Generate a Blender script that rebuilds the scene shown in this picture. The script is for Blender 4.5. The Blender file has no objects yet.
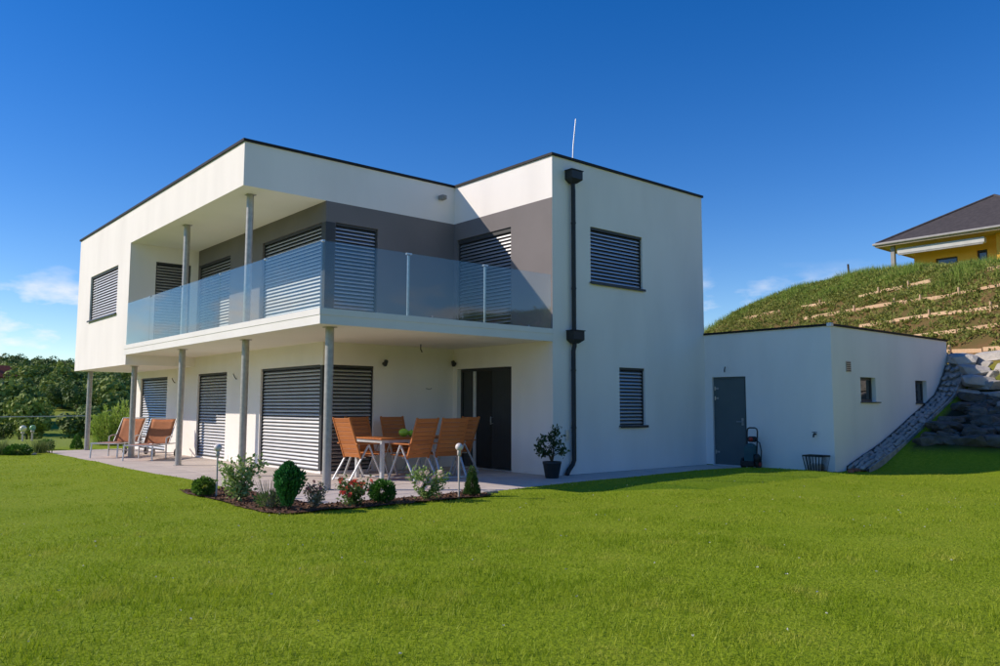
import bpy, bmesh, math, random
import numpy as np
from mathutils import Vector, Matrix
random.seed(7); rng = np.random.default_rng(7)
R = math.radians
scene = bpy.context.scene
COL = scene.collection

# ------------------------------------------------------------------ camera
cam_d = bpy.data.cameras.new('camera'); cam = bpy.data.objects.new('camera', cam_d); COL.objects.link(cam)
F_ = Vector((0.64667072, 0.75723873, 0.09168693)); R_ = Vector((0.76028461, -0.64958496, 0.00258588)); U_ = Vector((-0.06151658, -0.06803595, 0.99578453))
cam.matrix_world = Matrix(((R_.x, U_.x, -F_.x, 0), (R_.y, U_.y, -F_.y, 0), (R_.z, U_.z, -F_.z, 1.3), (0, 0, 0, 1)))
cam_d.sensor_width = 36; cam_d.lens = 36 * 0.798565; cam_d.clip_start = 0.05; cam_d.clip_end = 6000
scene.camera = cam

# ------------------------------------------------------------------ sky and sun
SUN_DIR = Vector((1.0, -0.80, -0.82)).normalized()          # the way the light travels
to_sun = -SUN_DIR
ELEV = math.asin(to_sun.z); AZ = math.atan2(to_sun.x, to_sun.y)   # clockwise from +Y
world = bpy.data.worlds.new('World'); scene.world = world; world.use_nodes = True
wn = world.node_tree; wn.nodes.clear()
def WN(t, **k):
    n = wn.nodes.new(t)
    for a, v in k.items(): setattr(n, a, v)
    return n
sky = WN('ShaderNodeTexSky', sky_type='NISHITA', sun_disc=False, sun_elevation=ELEV, sun_rotation=AZ,
         altitude=900, air_density=1.0, dust_density=0.08, ozone_density=2.2)
hsv = WN('ShaderNodeHueSaturation'); hsv.inputs['Saturation'].default_value = 1.42; hsv.inputs['Hue'].default_value = 0.514; hsv.inputs['Value'].default_value = 1.0
wn.links.new(sky.outputs[0], hsv.inputs['Color'])
tc = WN('ShaderNodeTexCoord'); sep = WN('ShaderNodeSeparateXYZ'); wn.links.new(tc.outputs['Generated'], sep.inputs[0])
mp = WN('ShaderNodeMapping'); mp.inputs['Scale'].default_value = (7, 7, 17); mp.inputs['Location'].default_value = (2.3, 0.7, 0.4); wn.links.new(tc.outputs['Generated'], mp.inputs[0])
cn = WN('ShaderNodeTexNoise'); cn.inputs['Scale'].default_value = 1.5; cn.inputs['Detail'].default_value = 7; cn.inputs['Roughness'].default_value = 0.55
wn.links.new(mp.outputs[0], cn.inputs['Vector'])
cr = WN('ShaderNodeMapRange'); cr.inputs['From Min'].default_value = 0.50; cr.inputs['From Max'].default_value = 0.66
wn.links.new(cn.outputs['Fac'], cr.inputs['Value'])
band = WN('ShaderNodeMapRange'); band.inputs['From Min'].default_value = 0.17; band.inputs['From Max'].default_value = 0.10
wn.links.new(sep.outputs['Z'], band.inputs['Value'])
cm = WN('ShaderNodeMath', operation='MULTIPLY'); wn.links.new(cr.outputs[0], cm.inputs[0]); wn.links.new(band.outputs[0], cm.inputs[1])
cm2 = WN('ShaderNodeMath', operation='MULTIPLY'); wn.links.new(cm.outputs[0], cm2.inputs[0]); cm2.inputs[1].default_value = 0.95
cmix = WN('ShaderNodeMix', data_type='RGBA'); wn.links.new(cm2.outputs[0], cmix.inputs['Factor'])
wn.links.new(hsv.outputs[0], cmix.inputs[6]); cmix.inputs[7].default_value = (7.0, 6.8, 6.8, 1)
bg = WN('ShaderNodeBackground'); bg.inputs['Strength'].default_value = 0.120; wn.links.new(cmix.outputs[2], bg.inputs['Color'])
wo = WN('ShaderNodeOutputWorld'); wn.links.new(bg.outputs[0], wo.inputs['Surface'])

sun_d = bpy.data.lights.new('sun', 'SUN'); sun = bpy.data.objects.new('sun', sun_d); COL.objects.link(sun)
sun_d.energy = 3.6; sun_d.angle = R(0.5); sun_d.color = (1.0, 0.885, 0.76)
sun.rotation_euler = SUN_DIR.to_track_quat('-Z', 'Y').to_euler(); sun.location = (-20, 20, 30)
vs = scene.view_settings; vs.view_transform = 'Standard'; vs.look = 'None'; vs.exposure = 0.33; vs.gamma = 1.0; vs.use_curve_mapping = False
scene.render.engine = 'CYCLES'; scene.cycles.max_bounces = 10; scene.cycles.diffuse_bounces = 6; scene.cycles.transparent_max_bounces = 24

# ------------------------------------------------------------------ materials
MATS = {}
def mat(name, c1, c2=None, scale=8.0, rough=0.6, bump=0.0, bscale=60.0, metal=0.0, spec=0.4, detail=4.0, stretch=None, transl=0.0, island=0.0, coat=0.0, contrast=(0.35, 0.65), bdist=0.01, objrand=0.0):
    if name in MATS: return MATS[name]
    m = bpy.data.materials.new(name); m.use_nodes = True; nt = m.node_tree; nt.nodes.clear()
    N = lambda t: nt.nodes.new(t); L = nt.links.new
    out = N('ShaderNodeOutputMaterial'); p = N('ShaderNodeBsdfPrincipled')
    p.inputs['Roughness'].default_value = rough; p.inputs['Metallic'].default_value = metal
    p.inputs['Specular IOR Level'].default_value = spec; p.inputs['Coat Weight'].default_value = coat
    t = N('ShaderNodeTexCoord'); vec = t.outputs['Object']
    if stretch:
        mpn = N('ShaderNodeMapping'); mpn.inputs['Scale'].default_value = stretch; L(vec, mpn.inputs[0]); vec = mpn.outputs[0]
    col = None
    if c2 is None: c2 = tuple(x * 0.9 for x in c1)
    nz = N('ShaderNodeTexNoise'); nz.inputs['Scale'].default_value = scale; nz.inputs['Detail'].default_value = detail; L(vec, nz.inputs['Vector'])
    mr = N('ShaderNodeMapRange'); mr.inputs['From Min'].default_value = contrast[0]; mr.inputs['From Max'].default_value = contrast[1]; L(nz.outputs['Fac'], mr.inputs['Value'])
    fac = mr.outputs[0]
    if island > 0:
        g = N('ShaderNodeNewGeometry'); mx = N('ShaderNodeMix'); mx.inputs['Factor'].default_value = island
        L(fac, mx.inputs[2]); L(g.outputs['Random Per Island'], mx.inputs[3]); fac = mx.outputs[0]
    if objrand > 0:      # boards, slats and slabs differ a little from one another
        oi = N('ShaderNodeObjectInfo'); mo = N('ShaderNodeMix'); mo.inputs['Factor'].default_value = objrand; L(fac, mo.inputs[2]); L(oi.outputs['Random'], mo.inputs[3]); fac = mo.outputs[0]
    mix = N('ShaderNodeMix'); mix.data_type = 'RGBA'; L(fac, mix.inputs['Factor'])
    mix.inputs[6].default_value = (*c1, 1); mix.inputs[7].default_value = (*c2, 1); col = mix.outputs[2]
    L(col, p.inputs['Base Color'])
    if bump > 0:
        b = N('ShaderNodeTexNoise'); b.inputs['Scale'].default_value = bscale; b.inputs['Detail'].default_value = 3; L(vec, b.inputs['Vector'])
        bp_ = N('ShaderNodeBump'); bp_.inputs['Strength'].default_value = bump; bp_.inputs['Distance'].default_value = bdist; L(b.outputs['Fac'], bp_.inputs['Height']); L(bp_.outputs[0], p.inputs['Normal'])
    surf = p.outputs[0]
    if transl > 0:
        tr = N('ShaderNodeBsdfTranslucent'); L(col, tr.inputs['Color']); ms = N('ShaderNodeMixShader'); ms.inputs[0].default_value = transl
        L(surf, ms.inputs[1]); L(tr.outputs[0], ms.inputs[2]); surf = ms.outputs[0]
    L(surf, out.inputs['Surface']); MATS[name] = m; return m

M_white = mat('white_render', (0.885, 0.835, 0.785), (0.80, 0.755, 0.71), 1.1, 0.9, 0.35, 110, spec=0.15, stretch=(1.3, 1.3, 0.35), detail=8, contrast=(0.40, 0.80))
M_white_a = mat('annex_render', (0.885, 0.85, 0.82), (0.79, 0.76, 0.735), 1.1, 0.9, 0.35, 110, spec=0.15, stretch=(1.3, 1.3, 0.35), detail=8, contrast=(0.40, 0.80))
M_grey = mat('grey_render', (0.21, 0.19, 0.188), (0.19, 0.173, 0.17), 1.2, 0.9, 0.25, 140, spec=0.15)
M_soffit = mat('soffit_paint', (0.885, 0.83, 0.75), (0.85, 0.80, 0.72), 0.9, 0.9, 0.1, 120, spec=0.15)
M_slab = mat('balcony_fascia', (0.80, 0.77, 0.73), (0.76, 0.73, 0.69), 2, 0.7, 0.1, 80)
M_coping = mat('dark_sheet_metal', (0.015, 0.014, 0.015), (0.021, 0.020, 0.020), 3, 0.6, metal=0.0, spec=0.2)
M_steel = mat('galvanised_steel', (0.44, 0.42, 0.385), (0.35, 0.335, 0.31), 14, 0.42, 0.04, 60, metal=0.3, detail=6)
M_slat = mat('aluminium_slat', (0.50, 0.505, 0.52), (0.42, 0.425, 0.44), 3, 0.46, metal=0.85, spec=0.5, objrand=0.5)
M_rail = mat('anthracite_metal', (0.035, 0.038, 0.042), (0.045, 0.047, 0.05), 5, 0.5)
M_pipe = mat('downpipe_metal', (0.017, 0.019, 0.021), (0.024, 0.026, 0.028), 6, 0.5)
M_pane = mat('window_glass', (0.012, 0.016, 0.018), (0.018, 0.022, 0.024), 1, 0.04, spec=0.9)
M_door = mat('entrance_door_panel', (0.030, 0.034, 0.036), (0.04, 0.043, 0.045), 3, 0.5)
M_adoor = mat('steel_door_panel', (0.085, 0.115, 0.12), (0.10, 0.13, 0.135), 2, 0.55)
M_chrome = mat('brushed_steel', (0.450, 0.450, 0.435), (0.375, 0.375, 0.375), 20, 0.3, metal=0.8)
M_alu = mat('pale_aluminium', (0.66, 0.67, 0.68), (0.55, 0.56, 0.57), 9, 0.38, metal=0.35)
M_teak = mat('oiled_teak', (0.56, 0.195, 0.05), (0.40, 0.125, 0.03), 6, 0.5, 0.15, 70, stretch=(1, 9, 9), objrand=0.55)
M_sling = mat('terracotta_sling', (0.52, 0.20, 0.085), (0.45, 0.165, 0.065), 6, 0.75, 0.3, 400)
M_paver = mat('concrete_paver', (0.64, 0.555, 0.49), (0.51, 0.44, 0.39), 3.0, 0.85, 0.2, 90, detail=7, objrand=0.35)
M_joint = mat('paving_joint', (0.12, 0.11, 0.10), (0.09, 0.08, 0.07), 8, 0.95)
M_mulch = mat('bark_mulch', (0.166, 0.082, 0.043), (0.069, 0.035, 0.019), 14, 0.95, 0.9, 45, bdist=0.03)
M_chip = mat('bark_chip', (0.254, 0.127, 0.069), (0.078, 0.039, 0.023), 9, 0.95, island=0.9)
M_stone = mat('pale_limestone', (0.56, 0.52, 0.47), (0.32, 0.30, 0.27), 3.2, 0.9, 0.8, 9, detail=9, bdist=0.05, objrand=0.4)
M_dark = mat('dark_boulder', (0.128, 0.128, 0.119), (0.060, 0.061, 0.056), 3, 0.95, 0.8, 8, detail=9, bdist=0.05)
M_cobble = mat('grey_cobble', (0.420, 0.392, 0.364), (0.196, 0.189, 0.182), 6, 0.9, 0.5, 20, detail=7, bdist=0.02)
M_timber = mat('larch_board', (0.72, 0.50, 0.31), (0.52, 0.33, 0.18), 5, 0.8, 0.3, 60, stretch=(1, 8, 8), objrand=0.5)
M_box = mat('boxwood_leaf', (0.168, 0.292, 0.041), (0.068, 0.158, 0.022), 4, 0.55, transl=0.25, island=0.8)
M_boxd = mat('round_shrub_leaf', (0.095, 0.252, 0.031), (0.038, 0.116, 0.017), 4, 0.55, transl=0.25, island=0.8)
M_thuja = mat('thuja_leaf', (0.053, 0.252, 0.053), (0.024, 0.120, 0.028), 5, 0.6, transl=0.2, island=0.7)
M_spruce = mat('dwarf_spruce_leaf', (0.101, 0.190, 0.041), (0.049, 0.112, 0.022), 5, 0.6, transl=0.2, island=0.7)
M_varieg = mat('variegated_leaf', (0.464, 0.557, 0.197), (0.139, 0.255, 0.058), 6, 0.5, transl=0.3, island=0.9)
M_rose = mat('rose_leaf', (0.178, 0.273, 0.074), (0.063, 0.137, 0.032), 6, 0.5, transl=0.3, island=0.9)
M_rosew = mat('pale_rose_leaf', (0.338, 0.473, 0.135), (0.124, 0.225, 0.057), 6, 0.5, transl=0.3, island=0.9)
M_lav = mat('lavender_stalk', (0.448, 0.381, 0.269), (0.269, 0.246, 0.157), 6, 0.7, transl=0.2, island=0.9)
M_red = mat('red_petal', (0.75, 0.06, 0.05), (0.80, 0.16, 0.10), 30, 0.5, transl=0.3, island=0.8)
M_pink = mat('pink_petal', (0.70, 0.16, 0.20), (0.75, 0.32, 0.30), 30, 0.5, transl=0.3, island=0.8)
M_blush = mat('blush_petal', (0.80, 0.55, 0.50), (0.80, 0.70, 0.64), 30, 0.5, transl=0.3, island=0.8)
M_stem = mat('woody_stem', (0.10, 0.065, 0.035), (0.06, 0.04, 0.02), 12, 0.9)
M_ficus = mat('pot_plant_leaf', (0.054, 0.102, 0.026), (0.022, 0.054, 0.014), 6, 0.4, transl=0.2, island=0.9)
M_pot = mat('dark_plastic_pot', (0.028, 0.032, 0.033), (0.036, 0.04, 0.04), 6, 0.45)
M_soil = mat('potting_soil', (0.035, 0.022, 0.014), None, 20, 0.95, 0.6, 60)
M_globe = mat('frosted_globe', (0.78, 0.70, 0.66), (0.70, 0.62, 0.58), 6, 0.35)
M_globey = mat('yellow_glazed_ball', (0.75, 0.72, 0.25), (0.75, 0.75, 0.66), 9, 0.2, contrast=(0.45, 0.55))
M_globeb = mat('blue_green_glazed_ball', (0.10, 0.28, 0.50), (0.28, 0.50, 0.16), 9, 0.2, contrast=(0.45, 0.55))
M_polet = mat('pale_lamp_pole', (0.62, 0.55, 0.49), (0.52, 0.46, 0.41), 9, 0.5)
M_melon = mat('green_rind', (0.499, 0.800, 0.077), (0.346, 0.634, 0.038), 8, 0.35)
M_forest = [mat('forest_leaf_' + n, a, b, 0.25, 0.7, transl=0.2, island=0.6) for n, a, b in
            (('dark', (0.13, 0.20, 0.040), (0.07, 0.125, 0.028)), ('mid', (0.19, 0.27, 0.052), (0.11, 0.18, 0.036)), ('light', (0.28, 0.35, 0.065), (0.18, 0.25, 0.045)), ('lime', (0.30, 0.36, 0.03), (0.20, 0.28, 0.03)))]
M_bark = mat('tree_bark', (0.09, 0.065, 0.045), (0.05, 0.036, 0.025), 6, 0.95, 0.5, 20)
M_willow = mat('yellow_green_shrub_leaf', (0.448, 0.560, 0.101), (0.190, 0.314, 0.049), 3, 0.6, transl=0.3, island=0.8)
M_hillleaf = mat('bank_plant_leaf', (0.33, 0.33, 0.065), (0.15, 0.19, 0.035), 1.2, 0.7, transl=0.25, island=0.7)
M_hillgrass = mat('tall_bank_grass', (0.30, 0.40, 0.06), (0.16, 0.25, 0.035), 0.8, 0.7, transl=0.3, island=0.7)
M_yellow = mat('yellow_wall_paint', (0.84, 0.46, 0.075), (0.78, 0.42, 0.065), 2, 0.9, 0.1, 80)
M_tile = mat('slate_grey_roofing', (0.075, 0.064, 0.062), (0.055, 0.047, 0.046), 5, 0.8, 0.4, 25)
M_eave = mat('white_eave_paint', (0.324, 0.310, 0.295), (0.274, 0.266, 0.252), 4, 0.7)
M_eavew = mat('eave_boards', (0.46, 0.36, 0.25), (0.38, 0.29, 0.19), 5, 0.8)
M_awn = mat('awning_fabric', (0.562, 0.555, 0.540), (0.510, 0.503, 0.488), 4, 0.8)
M_redroof = mat('red_clay_roof', (0.42, 0.085, 0.035), (0.34, 0.07, 0.03), 2, 0.85)
M_teal = mat('teal_plastic', (0.016, 0.095, 0.115), (0.012, 0.07, 0.09), 6, 0.4)
M_blackp = mat('black_plastic', (0.012, 0.013, 0.014), (0.018, 0.018, 0.019), 6, 0.5)
M_redp = mat('red_plastic', (0.42, 0.035, 0.02), None, 6, 0.45)
M_magenta = mat('magenta_curtain', (0.45, 0.02, 0.25), None, 6, 0.8)
M_blue = mat('blue_tarpaulin', (0.10, 0.30, 0.62), (0.08, 0.24, 0.52), 6, 0.5, 0.4, 12)
M_brick = mat('broken_brick', (0.40, 0.15, 0.09), (0.30, 0.10, 0.06), 12, 0.9, 0.4, 40)
M_wire = mat('pale_wire', (0.50, 0.50, 0.48), None, 6, 0.5)
M_tuft = mat('border_grass', (0.224, 0.280, 0.084), (0.126, 0.182, 0.049), 2, 0.7, transl=0.3, island=0.8)

def glass_mat():
    m = bpy.data.materials.new('balustrade_glass'); m.use_nodes = True; nt = m.node_tree; nt.nodes.clear(); L = nt.links.new
    o = nt.nodes.new('ShaderNodeOutputMaterial'); f = nt.nodes.new('ShaderNodeFresnel'); f.inputs['IOR'].default_value = 1.55
    t = nt.nodes.new('ShaderNodeBsdfTransparent'); t.inputs['Color'].default_value = (0.90, 0.945, 0.925, 1)
    g = nt.nodes.new('ShaderNodeBsdfGlossy'); g.inputs['Roughness'].default_value = 0.015
    gm = nt.nodes.new('ShaderNodeNewGeometry'); mr = nt.nodes.new('ShaderNodeMapRange'); mr.inputs['To Min'].default_value = 1.55; mr.inputs['To Max'].default_value = 1 / 1.55; L(gm.outputs['Backfacing'], mr.inputs['Value']); L(mr.outputs[0], f.inputs['IOR'])   # the far face is met from inside the pane
    x = nt.nodes.new('ShaderNodeMixShader'); L(f.outputs[0], x.inputs[0]); L(t.outputs[0], x.inputs[1]); L(g.outputs[0], x.inputs[2]); L(x.outputs[0], o.inputs['Surface']); return m
M_glass = glass_mat()

def ground_mat():
    m = bpy.data.materials.new('lawn_and_meadow'); m.use_nodes = True; nt = m.node_tree; nt.nodes.clear(); L = nt.links.new
    N = lambda t, **k: [nt.nodes.new(t)][0]
    o = N('ShaderNodeOutputMaterial'); p = N('ShaderNodeBsdfPrincipled'); p.inputs['Roughness'].default_value = 0.9; p.inputs['Specular IOR Level'].default_value = 0.1
    a = N('ShaderNodeVertexColor'); a.layer_name = 'kind'      # r soil, g meadow
    s = N('ShaderNodeSeparateColor'); L(a.outputs['Color'], s.inputs[0])
    g = N('ShaderNodeNewGeometry')
    def noise(sc, d=5):
        n = N('ShaderNodeTexNoise'); n.inputs['Scale'].default_value = sc; n.inputs['Detail'].default_value = d; L(g.outputs['Position'], n.inputs['Vector'])
        r = N('ShaderNodeMapRange'); r.inputs['From Min'].default_value = 0.32; r.inputs['From Max'].default_value = 0.68; L(n.outputs['Fac'], r.inputs['Value']); return r.outputs[0]
    def mix(f, c1, c2):
        x = N('ShaderNodeMix'); x.data_type = 'RGBA'
        if isinstance(f, float): x.inputs['Factor'].default_value = f
        else: L(f, x.inputs['Factor'])
        for i, c in ((6, c1), (7, c2)):
            if isinstance(c, tuple): x.inputs[i].default_value = (*c, 1)
            else: L(c, x.inputs[i])
        return x.outputs[2]
    l1 = mix(noise(0.7), (0.22, 0.30, 0.012), (0.275, 0.335, 0.024))
    lawn = mix(noise(14.0), l1, (0.18, 0.255, 0.010))
    md = mix(noise(0.05), (0.27, 0.32, 0.05), (0.18, 0.25, 0.035))
    soil = mix(noise(1.6, 8), (0.20, 0.115, 0.05), (0.115, 0.10, 0.032))
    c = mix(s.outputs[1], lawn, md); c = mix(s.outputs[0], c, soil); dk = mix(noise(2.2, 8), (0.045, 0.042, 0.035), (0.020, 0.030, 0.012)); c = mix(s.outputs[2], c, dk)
    L(c, p.inputs['Base Color'])
    b = N('ShaderNodeBump'); b.inputs['Strength'].default_value = 0.6; b.inputs['Distance'].default_value = 0.012; L(noise(30.0, 3), b.inputs['Height']); L(b.outputs[0], p.inputs['Normal'])
    L(p.outputs[0], o.inputs['Surface']); return m
M_ground = ground_mat()

def grass_mat():
    m = bpy.data.materials.new('grass_blade'); m.use_nodes = True; nt = m.node_tree; nt.nodes.clear(); L = nt.links.new; N = nt.nodes.new
    o = N('ShaderNodeOutputMaterial'); g = N('ShaderNodeNewGeometry')
    def noise(sc, lo, hi):
        n = N('ShaderNodeTexNoise'); n.inputs['Scale'].default_value = sc; n.inputs['Detail'].default_value = 4; L(g.outputs['Position'], n.inputs['Vector'])
        r = N('ShaderNodeMapRange'); r.inputs['From Min'].default_value = lo; r.inputs['From Max'].default_value = hi; L(n.outputs['Fac'], r.inputs['Value']); return r.outputs[0]
    def mix(f, c1, c2):
        x = N('ShaderNodeMix'); x.data_type = 'RGBA'; L(f, x.inputs['Factor'])
        for i, c in ((6, c1), (7, c2)):
            if isinstance(c, tuple): x.inputs[i].default_value = (*c, 1)
            else: L(c, x.inputs[i])
        return x.outputs[2]
    c = mix(noise(0.55, 0.38, 0.62), (0.26, 0.365, 0.012), (0.46, 0.515, 0.045))
    c2 = mix(g.outputs['Random Per Island'], c, (0.26, 0.36, 0.012))
    c3 = mix(noise(2.2, 0.54, 0.78), c2, (0.50, 0.49, 0.075))
    d = N('ShaderNodeBsdfPrincipled'); d.inputs['Roughness'].default_value = 0.55; d.inputs['Specular IOR Level'].default_value = 0.25; L(c3, d.inputs['Base Color'])
    t = N('ShaderNodeBsdfTranslucent'); L(c3, t.inputs['Color']); x = N('ShaderNodeMixShader'); x.inputs[0].default_value = 0.42
    L(d.outputs[0], x.inputs[1]); L(t.outputs[0], x.inputs[2]); L(x.outputs[0], o.inputs['Surface']); return m
M_grass = grass_mat()

# ------------------------------------------------------------------ helpers
def tag(o, label=None, cat=None, group=None, kind=None):
    if label: o['label'] = label
    if cat: o['category'] = cat
    if group: o['group'] = group
    if kind: o['kind'] = kind
    return o
def thing(name, label, cat, loc=(0, 0, 0), rz=0.0, group=None):
    o = bpy.data.objects.new(name, None); COL.objects.link(o); o.location = loc; o.rotation_euler = (0, 0, rz); o.empty_display_size = 0.1
    return tag(o, label, cat, group)
def link(name, me, parent=None, loc=(0, 0, 0), rot=(0, 0, 0)):
    o = bpy.data.objects.new(name, me); COL.objects.link(o); o.location = loc; o.rotation_euler = rot
    if parent is not None: o.parent = parent
    return o
def npmesh(name, V, Fc, m, smooth=False):
    V = np.asarray(V, np.float32); Fc = np.asarray(Fc, np.int32); k = Fc.shape[1]
    me = bpy.data.meshes.new(name); me.vertices.add(len(V)); me.vertices.foreach_set('co', V.ravel())
    me.loops.add(Fc.size); me.loops.foreach_set('vertex_index', Fc.ravel())
    me.polygons.add(len(Fc)); me.polygons.foreach_set('loop_start', np.arange(0, Fc.size, k, dtype=np.int32))
    if smooth: me.polygons.foreach_set('use_smooth', np.ones(len(Fc), bool))
    me.update(calc_edges=True); me.materials.append(m); return me
class MB:
    def __init__(s): s.v = []; s.f = []; s.sm = []
    def add(s, v, f, smooth=False):
        n = len(s.v); s.v += [tuple(p) for p in v]; s.f += [tuple(i + n for i in q) for q in f]; s.sm += [smooth] * len(f); return s
    def quad(s, a, b, c, d): return s.add([a, b, c, d], [(0, 1, 2, 3)])
    def box(s, x0, x1, y0, y1, z0, z1, bev=0.0, M=None):
        if bev <= 0:
            v = [(x, y, z) for z in (z0, z1) for y in (y0, y1) for x in (x0, x1)]
            f = [(0, 2, 3, 1), (4, 5, 7, 6), (0, 1, 5, 4), (2, 6, 7, 3), (0, 4, 6, 2), (1, 3, 7, 5)]
        else:
            b = bev; v = []; 
            ring = lambda i: [(x0 + i, y0 + i), (x1 - i, y0 + i), (x1 - i, y1 - i), (x0 + i, y1 - i)]
            for z, i in ((z0, b), (z0 + b, 0), (z1 - b, 0), (z1, b)): v += [(x, y, z) for x, y in ring(i)]
            f = [(3, 2, 1, 0), (12, 13, 14, 15)]
            for r in range(3):
                for k in range(4): f.append((r * 4 + k, r * 4 + (k + 1) % 4, r * 4 + 4 + (k + 1) % 4, r * 4 + 4 + k))
        if M is not None: v = [M @ Vector(p) for p in v]
        return s.add(v, f)
    def tube(s, pts, r, n=8, cap=True, smooth=True):
        pts = [Vector(p) for p in pts]; rs = r if isinstance(r, (list, tuple)) else [r] * len(pts)
        v = []; f = []
        for i, p in enumerate(pts):
            d = (pts[min(i + 1, len(pts) - 1)] - pts[max(i - 1, 0)]).normalized()
            a = d.orthogonal().normalized() if i == 0 else (A - d * A.dot(d)).normalized()
            A = a; b = d.cross(a)
            for k in range(n):
                t = 2 * math.pi * k / n; v.append(p + (a * math.cos(t) + b * math.sin(t)) * rs[i])
        for i in range(len(pts) - 1):
            for k in range(n): f.append((i * n + k, i * n + (k + 1) % n, (i + 1) * n + (k + 1) % n, (i + 1) * n + k))
        s.add(v, f, smooth)
        if cap: s.add(v[:n], [tuple(range(n))[::-1]]); s.add(v[-n:], [tuple(range(n))])
        return s
    def bar(s, a, b, w, t, up=(0, 0, 1)):
        a = Vector(a); b = Vector(b); d = (b - a); L = d.length; d.normalize(); u = Vector(up); sd = d.cross(u)
        if sd.length < 1e-4: sd = d.cross(Vector((1, 0, 0)))
        sd.normalize(); u = sd.cross(d)
        M = Matrix(((d.x, sd.x, u.x, a.x), (d.y, sd.y, u.y, a.y), (d.z, sd.z, u.z, a.z), (0, 0, 0, 1)))
        return s.box(0, L, -w / 2, w / 2, -t / 2, t / 2, min(w, t) * 0.12, M)
    def lathe(s, prof, n=20, c=(0, 0, 0), smooth=True):
        v = []; f = []
        for r, z in prof:
            for k in range(n): t = 2 * math.pi * k / n; v.append((c[0] + r * math.cos(t), c[1] + r * math.sin(t), c[2] + z))
        for i in range(len(prof) - 1):
            for k in range(n): f.append((i * n + k, i * n + (k + 1) % n, (i + 1) * n + (k + 1) % n, (i + 1) * n + k))
        return s.add(v, f, smooth)
    def sphere(s, c, r, n=16, sq=(1, 1, 1)):
        v = []; f = []; m = n // 2
        for i in range(m + 1):
            ph = math.pi * i / m
            for k in range(n): t = 2 * math.pi * k / n; v.append((c[0] + r * sq[0] * math.sin(ph) * math.cos(t), c[1] + r * sq[1] * math.sin(ph) * math.sin(t), c[2] - r * sq[2] * math.cos(ph)))
        for i in range(m):
            for k in range(n): f.append((i * n + k, i * n + (k + 1) % n, (i + 1) * n + (k + 1) % n, (i + 1) * n + k))
        return s.add(v, f, True)
    def mesh(s, name, m, off=(0, 0, 0)):
        me = bpy.data.meshes.new(name); me.from_pydata([(x - off[0], y - off[1], z - off[2]) for x, y, z in s.v], [], s.f)
        me.polygons.foreach_set('use_smooth', s.sm); me.materials.append(m); me.update(); return me
    def build(s, name, m, parent=None, world_coords=True):
        """mesh given in world coordinates; the parent chain holds unrotated offsets"""
        off = Vector((0, 0, 0)); p = parent
        if world_coords:
            while p is not None: off += p.location; p = p.parent
        if parent is None and world_coords and s.v:
            a = np.array(s.v); off = Vector(((a[:, 0].min() + a[:, 0].max()) / 2, (a[:, 1].min() + a[:, 1].max()) / 2, a[:, 2].min()))
            o = link(name, s.mesh(name, m, off), None, off); return o
        return link(name, s.mesh(name, m, off), parent)
def copy_tree(o, parent=None):
    c = o.copy(); COL.objects.link(c); c.parent = parent
    for ch in list(o.children): copy_tree(ch, c)
    return c
def sstep(a, b, x): t = np.clip((x - a) / (b - a), 0, 1); return t * t * (3 - 2 * t)
def vnoise(x, y, s, seed=0):
    x = np.asarray(x, float) / s; y = np.asarray(y, float) / s
    xi = np.floor(x).astype(np.int64); yi = np.floor(y).astype(np.int64); fx = x - xi; fy = y - yi; fx = fx * fx * (3 - 2 * fx); fy = fy * fy * (3 - 2 * fy)
    h = lambda i, j: ((np.sin(i * 127.1 + j * 311.7 + seed * 74.7) * 43758.5453) % 1.0)
    return (h(xi, yi) * (1 - fx) + h(xi + 1, yi) * fx) * (1 - fy) + (h(xi, yi + 1) * (1 - fx) + h(xi + 1, yi + 1) * fx) * fy

# house dimensions (metres; X to the right, Y along the long side, terrace at z = 0)
X0, YA, YW, XG, XI, XR, YB, YC, YN, XE = 5.75, 14.02, 10.89, 7.45, 10.62, 15.49, 20.94, 26.03, 7.87, 21.36
ZR, ZF, ZG, ZT, ZS, ZB, ZN = 6.23, 5.35, 3.825, 2.775, 2.55, 2.305, 2.99
TX, TY = 5.0, 9.5                                            # terrace left and front edges

# ------------------------------------------------------------------ ground: lawn, bank, hillside, far hills in one sheet
EH = (math.cos(R(-27)), math.sin(R(-27)))
def hill_ab(x, y): dx = x - 22.5; dy = y - 8.0; return dx * EH[0] + dy * EH[1], -dx * EH[1] + dy * EH[0]
CB = [-40, -10, 0, 3.6, 8, 12, 16.5, 19, 20.4, 21.2, 23, 27, 40, 70]; CZ = [4.3, 5.0, 5.6, 5.9, 6.5, 7.0, 7.1, 6.65, 5.95, 5.1, 3.6, 2.0, 0.0, -2.0]
def hill_z(x, y):
    a, b = hill_ab(x, y); crest = np.interp(b, CB, CZ); s = 2.7 + a * math.tan(R(34)); k = 0.35
    h = np.clip(0.5 + 0.5 * (crest - s) / k, 0, 1); return crest * (1 - h) + s * h - k * h * (1 - h), a, b
def in_foot(x, y, g=0.0):
    return ((x > TX - g) & (y > TY - g) & (x < XR + 0.0) & (y < YC + g)) | ((x > XR - g) & (y > YN - g) & (x < XE) & (y < YC))
def bank_s(x, y): d_ = 7.87 - y; return x - 16.2 - 0.15 * d_ - 0.35 * np.maximum(0, d_ - 0.6)
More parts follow.
